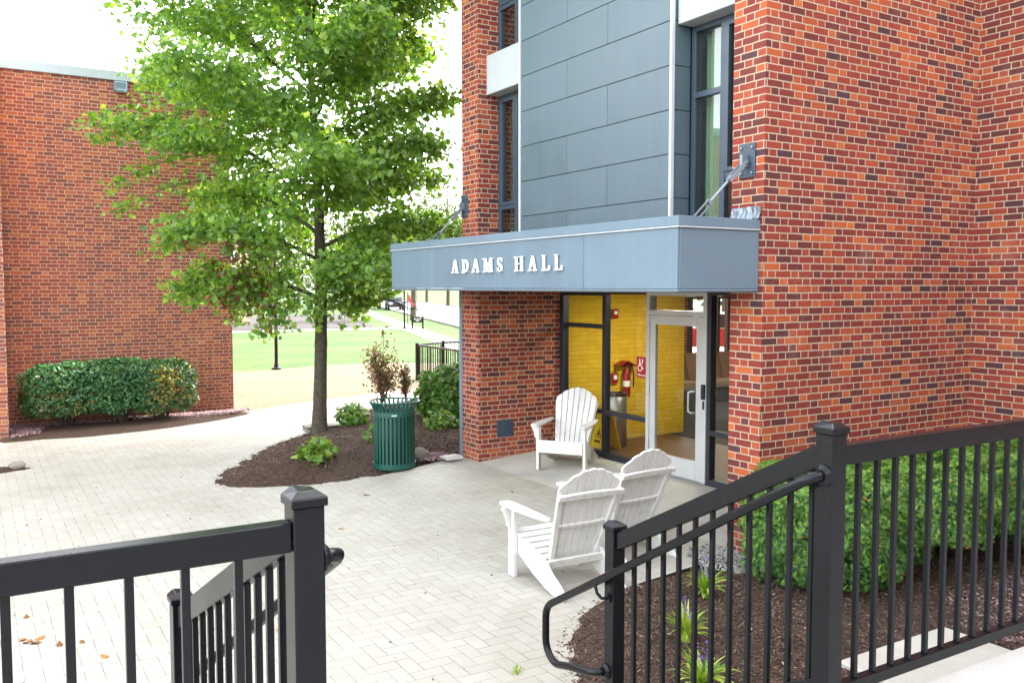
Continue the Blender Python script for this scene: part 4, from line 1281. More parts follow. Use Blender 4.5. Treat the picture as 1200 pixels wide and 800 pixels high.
def railing(name, label, xp, x_end, first, step, n, xlow, ylow, side):
    t = empty(name, (xp, YR, 0), label, 'railing', None)
    sgn = 1 if x_end > xp else -1
    post(t, xp, YR, .62, 2.066 if sgn > 0 else 2.056)
    post(t, x_end, YR, .62, 2.075)
    xa, xb = sorted((xp + sgn * .0395, x_end - sgn * .0395))
    B(xa, xb, YR - .025, YR + .025, 1.912, 1.985).build('top_rail', M['railing'], t, bevel=.003)
    B(xa, xb, YR - .019, YR + .019, 1.045, 1.090).build('bottom_rail', M['railing'], t, bevel=.003)
    for i in range(n):
        x = first + sgn * step * i
        if not xa + .03 < x < xb - .03: continue
        B(x - .0098, x + .0098, YR - .0098, YR + .0098, 1.0905, 1.9115).build('baluster', M['railing'], t, bevel=.0015)
    # sloping part down the steps
    post(t, xlow, ylow, 0.0, 1.415, .036)
    p0 = Vector((xp, YR + .042, 1.945))
    p1 = Vector((xlow, ylow - .034, 1.33))
    slope = (p1.z - p0.z) / (p1.y - p0.y)

    def raked(off, h, w):
        mb = MB()
        a, b = p0 + Vector((0, 0, off)), p1 + Vector((0, 0, off))
        for q in ((a, b),):
            vs = []
            for pt in q:
                for dx, dz in ((-w / 2, -h / 2), (w / 2, -h / 2), (w / 2, h / 2), (-w / 2, h / 2)):
                    vs.append((pt.x + dx, pt.y, pt.z + dz))
            mb.add(vs, [(3, 2, 1, 0), (4, 5, 6, 7), (0, 1, 5, 4), (1, 2, 6, 5), (2, 3, 7, 6), (3, 0, 4, 7)])
        return mb

    raked(0, .086, .045).build('top_rail', M['railing'], t, bevel=.003)
    raked(-.86, .050, .038).build('bottom_rail', M['railing'], t, bevel=.003)
    nb_ = 11
    for i in range(nb_):
        y = 2.215 + .1035 * i
        f = (y - p0.y) / (p1.y - p0.y)
        x = p0.x + (p1.x - p0.x) * f
        z = p0.z + (p1.z - p0.z) * f
        mb = MB()
        e = .0098
        mb.add([(x - e, y - e, z - .835 - slope * e), (x + e, y - e, z - .835 - slope * e), (x + e, y + e, z - .835 + slope * e), (x - e, y + e, z - .835 + slope * e),
                (x - e, y - e, z - .0435 - slope * e), (x + e, y - e, z - .0435 - slope * e), (x + e, y + e, z - .0435 + slope * e), (x - e, y + e, z - .0435 + slope * e)],
               [(3, 2, 1, 0), (4, 5, 6, 7), (0, 1, 5, 4), (1, 2, 6, 5), (2, 3, 7, 6), (3, 0, 4, 7)])
        mb.build('baluster', M['railing'], t, bevel=.0015)
    # round handrail on the steps' side with its looped end
    xh = xp - side * .095
    xl = xlow - side * .085
    dl_ = Vector((xl - xh, 1.22, -.71)).normalized()
    A = Vector((xh, YR + .03, 1.865))
    pts = [Vector((xp - side * .040, YR - .004, 1.882)), Vector((xp - side * .066, YR - .001, 1.882)), Vector((xh + side * .008, YR + .008, 1.877)), A + dl_ * .015]
    L = 1.93
    for k_ in range(1, 11): pts.append(A + dl_ * (L * k_ / 10))
    # loop: turn down, then back to the low post
    up = Vector((0, 0, 1))
    c0 = pts[-1]
    a0 = math.atan2(dl_.z, math.hypot(dl_.x, dl_.y))
    rr = .105
    cen = c0 + Vector((0, math.sin(a0) * rr, -math.cos(a0) * rr))
    for k_ in range(1, 7):
        a = math.pi / 2 + a0 - (math.pi / 2 + a0 - 0.0) * k_ / 6 * .98
        pts.append(cen + Vector((0, math.cos(a) * rr, math.sin(a) * rr)))
    e0 = pts[-1] - up * .115
    pts.append(e0)
    cen2 = e0 - Vector((0, rr, 0))
    for k_ in range(1, 7):
        a = -math.pi / 2 * k_ / 6 * 1.05
        pts.append(cen2 + Vector((0, math.cos(a) * rr, math.sin(a) * rr)))
    e1 = pts[-1]
    yl = ylow + .02
    pts += [Vector((xl, e1.y - .10, e1.z + .030)), Vector((xl, yl + .06, e1.z + .072)), Vector((xl + side * .012, yl + .015, e1.z + .085)), Vector((xlow - side * .037, yl, e1.z + .088))]
    mb = MB()
    mb.tube(pts, .0195, 12)
    h = mb.build('handrail', M['railing'], t, smooth=True)
    fg = MB()
    fg.tube([(xp - side * .0393, YR - .004, 1.882), (xp - side * .045, YR - .004, 1.882), (xp - side * .058, YR - .004, 1.882)], [.040, .040, .026], 16)
    fg.build('flange', M['railing'], h, smooth=False, bevel=.001)
    fg = MB()
    fg.tube([(xlow - side * .0363, yl, e1.z + .088), (xlow - side * .042, yl, e1.z + .088), (xlow - side * .053, yl, e1.z + .088)], [.040, .040, .026], 16)
    fg.build('flange', M['railing'], h, smooth=False, bevel=.001)
    q = A + dl_ * ((ylow - A.y) / dl_.y)
    bk = MB()
    bk.tube([Vector((xlow - side * .0363, ylow, q.z - .10)), Vector((xlow - side * .045, ylow, q.z - .10))], .022, 10)
    bk.tube([Vector((xlow - side * .045, ylow, q.z - .10)), Vector((xl + side * .012, ylow + .008, q.z - .098)), Vector((xl, ylow + .03, q.z - .075)), Vector((xl, ylow + .045, q.z - .04))], .008, 8)
    bk.build('bracket', M['railing'], h)
    return t


railing('railing', 'black metal railing right of the steps in front of the yew hedge', 2.653, 5.2, 2.81, .1085, 24, 2.655, 3.40, 1)
railing('railing', 'black metal railing left of the steps with the paved plaza behind it', .695, -1.9, .53, .1215, 22, .645, 3.46, -1)

# ------------------------------------------------------------------ garden chairs
def make_chair():
    c = empty('garden_chair', (0, 0, 0), 'x', 'chair', 'white slatted garden chairs')
    m = M['chair']
    for s in (-1, 1):
        # front leg, a flat upright board, with its bracket under the arm
        x = s * .335
        lg = B(x - .02, x + .02, -.05, .055, 0, .618).build('leg', m, c, bevel=.004)
        b = MB()
        b.prism([(0, .0), (.0, -.20), (.03, -.17), (.05, -.08), (.085, -.02), (.085, 0)], (x + s * .0205, .0, .617), (s, 0, 0), (0, 0, 1), (0, .03, 0))
        b.build('arm_bracket', m, lg, bevel=.003)
        # long side rail that becomes the rear leg
        side = [(.045, .385), (.045, .25), (.0, .235), (-.30, .10), (-.52, .03), (-.66, 0), (-.80, 0), (-.82, .03), (-.72, .11), (-.60, .17), (-.52, .235), (-.46, .275), (-.2, .335)]
        b = MB()
        b.prism(side, (s * .295 - .018, 0, 0), (0, 1, 0), (0, 0, 1), (.036, 0, 0))
        b.build('side_rail', m, c, bevel=.004)
        # arm rest
        pr = [(-.055, .12), (-.02, .155), (.04, .16), (.075, .13), (.085, .02), (.07, -.25), (.045, -.48), (.02, -.60), (-.035, -.60), (-.045, -.45), (-.055, -.2)]
        pr = smooth_poly(pr, 1)
        b = MB()
        b.prism([(x + s * a, q) for a, q in pr], (0, 0, .619), (1, 0, 0), (0, 1, 0), (0, 0, .024))
        b.build('armrest', m, c, bevel=.005)
    # seat slats
    sl = MB()
    ys = [.05, -.035, -.12, -.205, -.29, -.375]
    for i, y in enumerate(ys):
        z = .395 + (y - .05) * .31 if y < 0 else .392
        sl.obox((0, y - .037, z + .0), (.318, 0, 0), (0, .0335, .010), (0, -.003, .011))
    sl.build('seat', m, c, bevel=.004)
    B(-.314, .314, .0465, .068, .24, .395).build('skirt_board', m, c, bevel=.004)
    # back: seven fanned slats with a rounded top
    d = Vector((0, -.38, .925)).normalized()
    nrm = Vector((0, .925, .38)).normalized()
    o = Vector((0, -.44, .225))
    bk = MB()
    nS = 7
    for i in range(nS):
        f = (i - (nS - 1) / 2)
        xb0, xt0 = f * .068, f * .088
        wb, wt = .0625, .081
        top = .90 - .0135 * f * f
        lt_ = .90 - .0135 * (f - .5) ** 2
        rt_ = .90 - .0135 * (f + .5) ** 2
        poly = [(xb0 - wb / 2, 0), (xb0 + wb / 2, 0), (xt0 + wt / 2, rt_ - .004), (xt0 + wt * .36, (top + rt_) / 2 + .003), (xt0, top + .006), (xt0 - wt * .36, (top + lt_) / 2 + .003), (xt0 - wt / 2, lt_ - .004)]
        bk.prism(poly, o, (1, 0, 0), d, nrm * .021)
    bk.build('backrest', m, c, bevel=.003)
    for s in (-1, 1):      # uprights
        fr_ = MB()
        fr_.prism([(s * .222 - .022, .0), (s * .222 + .022, .0), (s * .296 + .022, .70), (s * .296 - .022, .70)], o - nrm * .034, (1, 0, 0), d, nrm * .033)
        fr_.build('back_upright', m, c, bevel=.003)
    bt = MB()
    bt.prism([(-.325, .66), (.325, .66), (.325, .705), (.2, .715), (0, .72), (-.2, .715), (-.325, .705)], o - nrm * .062, (1, 0, 0), d, nrm * .027)
    bt.build('back_batten', m, c, bevel=.003)
    bt = MB()
    bt.prism([(-.25, .36), (-.1, .352), (.1, .352), (.25, .36), (.25, .388), (.1, .382), (-.1, .382), (-.25, .388)], o - nrm * .026, (1, 0, 0), d, nrm * .025)
    bt.build('back_batten', m, c, bevel=.003)
    bt = MB()
    bt.prism([(-.275, -.02), (.275, -.02), (.275, .055), (-.275, .055)], o - nrm * .062, (1, 0, 0), d, nrm * .027)
    bt.build('back_batten', m, c, bevel=.003)
    sc = MB()
    for z in (.38, .69, .02):
        for k_ in range(-3, 4):
            p = o + d * z + Vector((k_ * (.07 if z < .5 else .085), 0, 0)) - nrm * (.0265 if z == .38 else .0625)
            sc.tube([p, p - nrm * .0025], .0055, 6)
    sc.build('screw', M['steel'], c)
    return c


def face_rot(dx, dy):      # rotation that turns local +Y to (dx, dy)
    return math.atan2(-dx, dy)


chair = make_chair()
c1 = chair
c1.location = (6.63, 9.64, ramp(6.63, 0) + .003)
c1.rotation_euler.z = face_rot(-.80, -.62)
c1.scale = (.96, .96, .96)
for ch_ in (c1,):
    ch_['label'] = 'white slatted garden chair by the brick pier, facing out from the entrance'
c2 = copy_tree(chair)
c2.location = (4.39, 6.64, .001)
c2.scale = (1, 1, 1)
c2.rotation_euler.z = face_rot(.04, 1)
c2['label'] = 'white garden chair seen from behind, nearest to the stair railing'
c3 = copy_tree(chair)
c3.location = (5.22, 6.98, ramp(5.1, 0) + .003)
c3.scale = (1, 1, 1)
c3.rotation_euler.z = face_rot(-.06, .998)
c3['label'] = 'white garden chair seen from behind, between its twin and the glass door'
# tilt with the paving
c1.rotation_euler.rotate_axis('Y', 0.0)

# ------------------------------------------------------------------ green slatted litter bin
bx, by, bz = 5.04, 11.47, .03
bn = empty('litter_bin', (bx, by, bz), 'dark green slatted metal litter bin on the mulch beside the path', 'bin')
NB = 32
sl = MB()
for i in range(NB):
    a = 2 * math.pi * i / NB
    rad = Vector((math.cos(a), math.sin(a), 0))
    tan = Vector((-math.sin(a), math.cos(a), 0))
    prof = [(.285, .04), (.285, .78), (.292, .83), (.312, .88), (.345, .93)]
    for (r0, z0), (r1, z1) in zip(prof[:-1], prof[1:]):
        p0, p1 = Vector((bx, by, bz + z0)) + rad * r0, Vector((bx, by, bz + z1)) + rad * r1
        dd = (p1 - p0).normalized()
        sl.obox((p0 + p1) / 2, tan * .0165, dd.cross(tan) * .003, dd * ((p1 - p0).length / 2))
sl.build('slat', M['green'], bn)['kind'] = 'stuff'
for nm, prof in (('bottom_band', [(.291, .02), (.299, .02), (.299, .085), (.291, .085), (.291, .02)]), ('upper_band', [(.2895, .735), (.297, .735), (.297, .80), (.2895, .80), (.2895, .735)]),
                 ('base', [(0, .0), (.27, .0), (.27, .03), (0, .03)])):
    e = MB()
    e.lathe(prof, 40, (bx, by, bz))
    e.build(nm, M['green'], bn, smooth=False)
e = MB()
rp = [(bx + .349 * math.cos(2 * math.pi * i / 40), by + .349 * math.sin(2 * math.pi * i / 40), bz + .935) for i in range(41)]
e.tube(rp, .012, 8, caps=False)
e.build('rim', M['green'], bn, smooth=True)
e = MB()
e.lathe([(.0, .04), (.245, .04), (.25, .80), (.245, .80), (.24, .06), (0, .06)], 32, (bx, by, bz))
e.build('liner', M['liner'], bn, smooth=True)
e = MB()
av = math.atan2(-by, -bx)
for k_, dx in enumerate((-.030, -.015, .0, .015, .030)):
    a = av + dx / .2975
    rad = Vector((math.cos(a), math.sin(a), 0))
    e.obox(Vector((bx, by, bz + .768)) + rad * .2985, Vector((-math.sin(a), math.cos(a), 0)) * .005, rad * .001, (0, 0, .007 + .002 * (k_ % 2)))
e.build('maker_badge', M['white'], bn)

# ------------------------------------------------------------------ stones
def stone(name, c, r, label, cat='stone', seed=1):
    rn = random.Random(seed)
    bm = bmesh.new()
    bmesh.ops.create_icosphere(bm, subdivisions=3, radius=1)
    ph = [rn.uniform(0, 6) for _ in range(6)]
    for v in bm.verts:
        k = 1 + .16 * math.sin(3 * v.co.x + ph[0]) + .12 * math.sin(4 * v.co.y + ph[1]) + .1 * math.sin(7 * v.co.z + ph[2]) + .05 * math.sin(13 * v.co.x + ph[3])
        v.co = Vector((math.copysign(abs(v.co.x) ** .7, v.co.x), math.copysign(abs(v.co.y) ** .7, v.co.y), math.copysign(abs(v.co.z) ** .6, v.co.z))) * k
        v.co = Vector((v.co.x * r[0] + c[0], v.co.y * r[1] + c[1], v.co.z * r[2] + c[2]))
    me = bpy.data.meshes.new(name)
    bm.to_mesh(me)
    bm.free()
    me.materials.append(M['stone'])
    o = bpy.data.objects.new(name, me)
    col.objects.link(o)
    return tag(o, label, cat)


stone('stone', (5.50, 11.72, .10), (.16, .12, .11), 'pale stone half hidden behind the green bin', seed=2)
stone('stone', (5.25, 15.0, .10), (.33, .16, .06), 'flat pale stone at the bed edge beside the maple trunk', seed=5)
stone('stone', (.50, 14.25, .04), (.12, .07, .05), 'small rock in the planting strip at the left edge', seed=8)
stone('stone', (5.75, 5.55, .05), (.10, .07, .04), 'small flat stone at the foot of the brick corner', seed=11)
sb = MB()
sb.prism([(-.14, 0), (.14, 0), (.12, .035), (-.12, .05)], (5.72, 11.30, .10), (0, 1, 0), (0, 0, 1), (.26, 0, -.0))
sbo = sb.build('splash_block', M['walk'], None, bevel=.008)
tag(sbo, 'pale splash slab under the downspout outlet', 'splash block')

# ------------------------------------------------------------------ the maple
tree = empty('maple_tree', (5.03, 14.61, .1), 'broad green maple tree standing in the mulch bed beside the path', 'tree')
rt = np.random.default_rng(11)
VR = np.array([math.sin(R(58.7)), -math.cos(R(58.7)), 0])      # to the right in the photograph
VF = np.array([math.cos(R(58.7)), math.sin(R(58.7)), 0])
T0 = np.array([5.03, 14.61, .12])


def trunk_at(z):
    return T0 + np.array([.10 * math.sin(z * .55) - .012 * z, .08 * math.sin(z * .4 + 1) - .07, z - .12]) - np.array([0, .08 * math.sin(1) - .07, 0])


tk = MB()
zz = [0.02, .10, .25, .6, 1.0, 1.5, 1.6, 1.72, 2.2, 3, 4, 5, 6, 7, 8, 9, 10]
rr = [.20, .155, .132, .120, .110, .106, .112, .103, .102, .092, .08, .068, .056, .044, .032, .02, .008]
tk.tube([trunk_at(z) for z in zz], rr, 14)
tk.build('trunk', M['bark'], tree, smooth=True)
limbs = MB()
LP, LN_, LT = [], [], []


def reach(z, side):
    zs = [1.9, 2.6, 3.4, 4.4, 5.4, 6.4, 7.6, 9.0, 10.6]
    rs = [1.7, 2.1, 2.5, 3.0, 3.45, 3.8, 4.0, 3.4, 1.2]
    return float(np.interp(z, zs, rs)) * (1.0 if side < 0 else 1.0 - .30 * min(1, side))


def add_leaves(p, n, spread, out, droop=.25):
    for _ in range(n):
        q = p + rt.normal(size=3) * spread * np.array([1, 1, .7])
        nn = np.array([0, 0, .50]) + rt.normal(size=3) * .62 + out * .42
        LP.append(q)
        LN_.append(nn)
        dead = 0
        px = (q - T0) @ VR
        if -1.75 < px < -.55 and q[2] < 3.25 and rt.random() < .28 and ((q - T0) @ VF) < .6: dead = 1
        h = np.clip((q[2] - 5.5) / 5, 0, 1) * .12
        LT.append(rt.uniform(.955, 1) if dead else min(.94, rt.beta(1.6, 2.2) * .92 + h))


z = 2.15
k = 0
while z < 9.9:
    az = k * 2.39996 + rt.uniform(-.3, .3)
    d = np.array([math.cos(az), math.sin(az), 0])
    side = float(d @ VR)
    L = reach(z + .6, side) * rt.uniform(.82, 1.08)
    el0 = R(np.interp(z, [2, 4, 8, 10], [18, 34, 48, 62]) + rt.uniform(-6, 6))
    p = trunk_at(z)
    pts = [p]
    rads = [max(.012, .034 - .0025 * (z - 2))]
    ns = 9
    bend = np.interp(z, [2, 4, 8], [R(52), R(40), R(22)])
    for i in range(ns):
        f = (i + 1) / ns
        el = el0 - bend * f * f
        a2 = az + .25 * math.sin(i * 1.3 + k)
        dd = np.array([math.cos(a2) * math.cos(el), math.sin(a2) * math.cos(el), math.sin(el)])
        p = p + dd * L / ns * 1.1
        pts.append(p)
        rads.append(rads[0] * (1 - f) ** .8 + .005)
    limbs.tube(pts, rads, 6)
    for i in range(2, len(pts)):
        base = pts[i]
        for sgn in ((-1, 1) if i < len(pts) - 1 else (-1, 0, 1)):
            ll = (L - np.linalg.norm((base - pts[0])[:2])) * .45 + .42
            ll *= rt.uniform(.7, 1.15)
            a3 = az + sgn * rt.uniform(.55, 1.1)
            e3 = rt.uniform(-.30, .32)
            out = np.array([math.cos(a3) * math.cos(e3), math.sin(a3) * math.cos(e3), math.sin(e3)])
            tip = base + out * ll - np.array([0, 0, .10 * ll])
            mid = (base + tip) / 2 + np.array([0, 0, .05])
            limbs.tube([base, mid, tip], [.009, .006, .003], 4, caps=False)
            npts = max(3, int(ll / .15))
            for q in range(npts):
                f = (q + .7) / npts
                pp = base * (1 - f) + tip * f + np.array([0, 0, .05 * (1 - abs(2 * f - 1)) - .04])
                add_leaves(pp, 25 if z < 9 else 16, .17, out)
    z += .21
    k += 1
# a few drooping sprays that hang low on the left, as in the photograph
for (lx, lf, lz, n) in ((-1.75, -.3, 2.25, 30), (-1.5, -.2, 2.05, 26), (-1.2, -.5, 1.95, 30), (-.85, -.6, 1.75, 30), (-.45, -.6, 1.9, 30), (.1, -.7, 1.95, 26), (.5, -.4, 2.0, 26), (.75, -.2, 2.2, 26), (1.2, -.1, 2.9, 30),
                        (-2.3, -.4, 2.55, 26), (-3.55, -.3, 4.9, 40), (-3.75, -.3, 5.2, 24), (-3.4, -.2, 4.2, 30), (-3.1, -.4, 3.8, 26), (-2.6, -.3, 3.1, 30), (-.6, -.8, 2.3, 40), (.3, -.9, 2.4, 40), (-1.4, -.7, 2.5, 40), (1.0, -.6, 2.5, 30)):
    tip = T0 + VR * lx + VF * lf + np.array([0, 0, lz - .12])
    rad = max(.45, (tip - T0)[:2] @ (tip - T0)[:2])
    base = T0 + VR * lx * .55 + VF * lf * .5 + np.array([0, 0, lz + .55 - .12])
    limbs.tube([base, (base + tip) / 2 + np.array([0, 0, .12]), tip], [.012, .008, .003], 5, caps=False)
    out = (tip - base) / np.linalg.norm(tip - base)
    for q in range(n):
        f = rt.random() ** .7
        pp = base * (1 - f) + tip * f + np.array([0, 0, .12 * (1 - abs(2 * f - 1))])
        add_leaves(pp, 4, .11, out)
limbs.build('limb', M['bark'], tree, smooth=True)['kind'] = 'stuff'
LP, LN_, LT = np.array(LP), np.array(LN_), np.array(LT)
void = np.sin(LP[:, 0] * 2.9 + 1) * np.sin(LP[:, 1] * 2.6) * np.sin(LP[:, 2] * 3.4 + .5) + .55 * np.sin(LP[:, 0] * 6.1 + LP[:, 2] * 5.2) * np.sin(LP[:, 1] * 5.7 - LP[:, 2] * 3.1)
rgt = (LP - T0) @ VR
keep = (LP[:, 2] > 1.45) & ~((rgt > .7) & (LP[:, 2] < 2.15 + .5 * (rgt - .7))) & ((void < .80) | (rt.random(len(LP)) < .15))
# dead leaves hang and curl
cloud('crown', LP[keep], LN_[keep], rt.uniform(.050, .135, keep.sum()), MAPLE_V, MAPLE_F, M['maple'], tree, LT[keep])
print('maple leaves', keep.sum())


# ------------------------------------------------------------------ shrubs
def shell_points(c, r, n, ex=2.6, zcut=-1.0, bump=.08, depth=.22, ph=0.0):
    u = rng.normal(size=(n * 2, 3))
    u /= np.linalg.norm(u, axis=1, keepdims=True)
    k = (np.abs(u) ** ex).sum(1) ** (-1 / ex)
    s = u * k[:, None]
    nn = np.sign(s) * np.abs(s) ** (ex - 1) / np.array(r)
    m = s[:, 2] > zcut
    s, nn, u = s[m][:n], nn[m][:n], u[m][:n]
    b = 1 + bump * (np.sin(5 * u[:, 0] + ph) * np.sin(4 * u[:, 1] + 1 + ph) + .6 * np.sin(9 * u[:, 0] + 7 * u[:, 2] + ph) + .5 * np.sin(15 * u[:, 1] + 11 * u[:, 2]))
    dd = 1 - depth * rng.random(len(s)) ** 2.2
    return np.array(c) + s * np.array(r) * (b * dd)[:, None], nn, s, dd


def stems(mb, c, n, r0, spread, h, rad=.012):
    for i in range(n):
        a = random.uniform(0, 6.28)
        p0 = Vector(c) + Vector((math.cos(a) * r0 * random.random(), math.sin(a) * r0 * random.random(), -.03))
        a2 = a + random.uniform(-.6, .6)
        s = spread * random.uniform(.3, 1)
        p2 = Vector(c) + Vector((math.cos(a2) * s, math.sin(a2) * s, h * random.uniform(.7, 1)))
        pm = (p0 + p2) / 2 + Vector((random.uniform(-.05, .05), random.uniform(-.05, .05), .06))
        mb.tube([p0, pm, p2], [rad, rad * .75, rad * .4], 5)


# three clipped shrubs by the left building
for i, (c, r, lab) in enumerate((((1.42, 17.75, .70), (.70, .48, .50), 'clipped green shrub with brownish lower leaves, leftmost by the left brick wall'),
                                 ((2.30, 17.78, .72), (.66, .50, .52), 'clipped dark green shrub on a bare stem, middle of the row by the left wall'),
                                 ((3.06, 17.80, .67), (.60, .48, .52), 'clipped shrub with yellow and orange leaves, right end of the row by the left wall'))):
    t_ = empty('shrub', (c[0], c[1], .03), lab, 'shrub', 'clipped shrubs along the left brick building')
    P, nn, s, dd = shell_points(c, r, 5200, 3.4, -.86, .05, .20, i * 1.7)
    tint = rng.beta(2, 2.6, len(P)) * .72
    if i == 0:
        m = (s[:, 2] < .1) & (rng.random(len(P)) < .22)
        tint[m] = rng.uniform(.76, .9, m.sum())
    if i == 2:
        blob = np.exp(-((s[:, 0] - .15) ** 2 / .25 + (s[:, 2] - .35) ** 2 / .20))
        m = rng.random(len(P)) < blob * .75
        tint[m] = rng.uniform(.88, 1, m.sum())
        m = (s[:, 2] < .2) & (rng.random(len(P)) < .35)
        tint[m] = rng.uniform(.74, .92, m.sum())
    cloud('foliage', P, nn + rng.normal(0, 1.6, (len(P), 3)) * np.linalg.norm(nn, axis=1, keepdims=True) * .45 + np.array([0, 0, .8]), rng.uniform(.05, .095, len(P)), OVAL_V, OVAL_F, M['hedge'], t_, tint)
    mb = MB()
    stems(mb, (c[0], c[1], .03), 16, .10, r[0] * .8, .75, .016)
    mb.build('stem', M['twig'], t_)

# yew hedge below the right railing
yh = empty('yew_hedge', (7.4, 4.95, .05), 'clipped dark green yew hedge against the brick wall behind the railing', 'hedge')
PP, NN, TT = [], [], []
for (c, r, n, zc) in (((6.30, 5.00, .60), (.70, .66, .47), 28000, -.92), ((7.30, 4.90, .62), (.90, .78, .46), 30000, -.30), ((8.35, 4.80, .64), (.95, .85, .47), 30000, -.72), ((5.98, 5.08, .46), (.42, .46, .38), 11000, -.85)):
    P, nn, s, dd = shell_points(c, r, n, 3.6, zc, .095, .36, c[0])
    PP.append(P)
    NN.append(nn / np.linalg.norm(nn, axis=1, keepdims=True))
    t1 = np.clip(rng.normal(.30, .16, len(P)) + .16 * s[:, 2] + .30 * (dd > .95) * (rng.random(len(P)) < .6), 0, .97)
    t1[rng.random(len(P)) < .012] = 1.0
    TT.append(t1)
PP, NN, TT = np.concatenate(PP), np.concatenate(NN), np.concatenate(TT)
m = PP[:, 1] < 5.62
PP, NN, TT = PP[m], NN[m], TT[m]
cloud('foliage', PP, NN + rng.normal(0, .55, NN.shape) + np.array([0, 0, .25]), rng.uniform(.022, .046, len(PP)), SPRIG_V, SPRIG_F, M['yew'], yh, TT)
mb = MB()
for x in (6.2, 6.9, 7.5, 8.3, 8.8):
    stems(mb, (x, 5.0, .06), 9, .08, .55, .75, .022)
mb.build('stem', M['twig'], yh)


def leafy(name, c, r, n, mat, label, size, tv=OVAL_V, tf=OVAL_F, cat='plant', ns=7, ex=2.2, zcut=-.7, depth=.5, bump=.15, sh=None, group=None, tint=None):
    t_ = empty(name, (c[0], c[1], c[2]), label, cat, group)
    cc = (c[0], c[1], c[2] + r[2] * (.75 if zcut > -.9 else .95))
    P, nn, s, dd = shell_points(cc, r, n, ex, zcut, bump, depth, c[0] * 3)
    nn = nn / np.linalg.norm(nn, axis=1, keepdims=True)
    cloud('foliage', P, nn + rng.normal(0, .7, nn.shape) + np.array([0, 0, .5]), rng.uniform(size[0], size[1], n), tv, tf, mat, t_, tint)
    mb = MB()
    stems(mb, c, ns, .05, r[0] * .7, sh or r[2] * 1.4, .007)
    mb.build('stem', M['twig'], t_)
    return t_


leafy('shrub', (7.38, 14.35, .12), (.54, .54, .58), 5200, M['bright'], 'large glossy green shrub behind the bin beside the brick pier', (.07, .13), cat='shrub', ns=14, tint=rng.beta(1.6, 3.2, 5200))
leafy('shrub', (6.75, 13.35, .12), (.30, .28, .20), 420, M['bright'], 'low bright green plant in the mulch close to the downspout', (.06, .11), tint=rng.beta(2, 2, 420))
leafy('leafy_plant', (4.06, 11.90, .12), (.24, .24, .20), 95, M['bright'], 'small bright green broad leaved plant in front of the maple trunk', (.09, .16), MAPLE_V, MAPLE_F, ns=9, tint=rng.uniform(.4, 1, 95))
leafy('leafy_plant', (5.62, 14.55, .17), (.27, .27, .21), 420, M['bright'], 'round low green plant in the bed right of the maple trunk', (.07, .12), ns=9, tint=rng.beta(2, 2, 420))
leafy('leafy_plant', (5.28, 12.75, .16), (.13, .12, .17), 60, M['bright'], 'narrow green sprout half hidden left of the green bin', (.08, .13), ns=5, tint=rng.uniform(.3, .9, 60))

# withered sapling and reddish bush beyond the bin
def sparse_bush(name, c, h, wd, n, mat, label, size, ns, cat='shrub', top=0):
    t_ = empty(name, c, label, cat)
    mb = MB()
    P, Nn = [], []
    for i in range(ns):
        a = random.uniform(0, 6.28)
        tipz = h * random.uniform(.45, 1)
        sp = wd * random.uniform(.3, 1) * (1.1 - .6 * tipz / h)
        p0 = np.array(c) + np.array([0, 0, -.05])
        p1 = np.array(c) + np.array([math.cos(a) * sp * .35, math.sin(a) * sp * .35, tipz * .45])
        p2 = np.array(c) + np.array([math.cos(a) * sp, math.sin(a) * sp, tipz])
        if i == 0 and top: p2 = np.array(c) + np.array([.05, 0, h * 1.18]); p1 = np.array(c) + np.array([.02, 0, h * .6])
        mb.tube([p0, p1, p2], [.012, .009, .004], 5)
        for q in range(n // ns):
            f = random.uniform(.35, 1.0)
            pp = p0 * (1 - f) ** 2 + 2 * p1 * f * (1 - f) + p2 * f * f
            P.append(pp + rng.normal(0, wd * .16, 3) * np.array([1, 1, .8]))
            Nn.append(rng.normal(0, 1, 3) + np.array([0, -.3, .3]))
    mb.build('stem', M['twig'], t_)
    cloud('foliage', np.array(P), np.array(Nn), rng.uniform(size[0], size[1], len(P)), OVAL_V, OVAL_F, mat, t_)
    return t_


sparse_bush('sapling', (7.5, 17.7, .10), 1.30, .62, 1000, M['dead'], 'withered brown sapling with dry leaves behind the green bin', (.06, .12), 18, 'sapling', 1)
sparse_bush('shrub', (8.0, 17.6, .10), .85, .22, 420, M['redleaf'], 'narrow bush of green and reddish leaves right of the withered sapling', (.05, .10), 10)


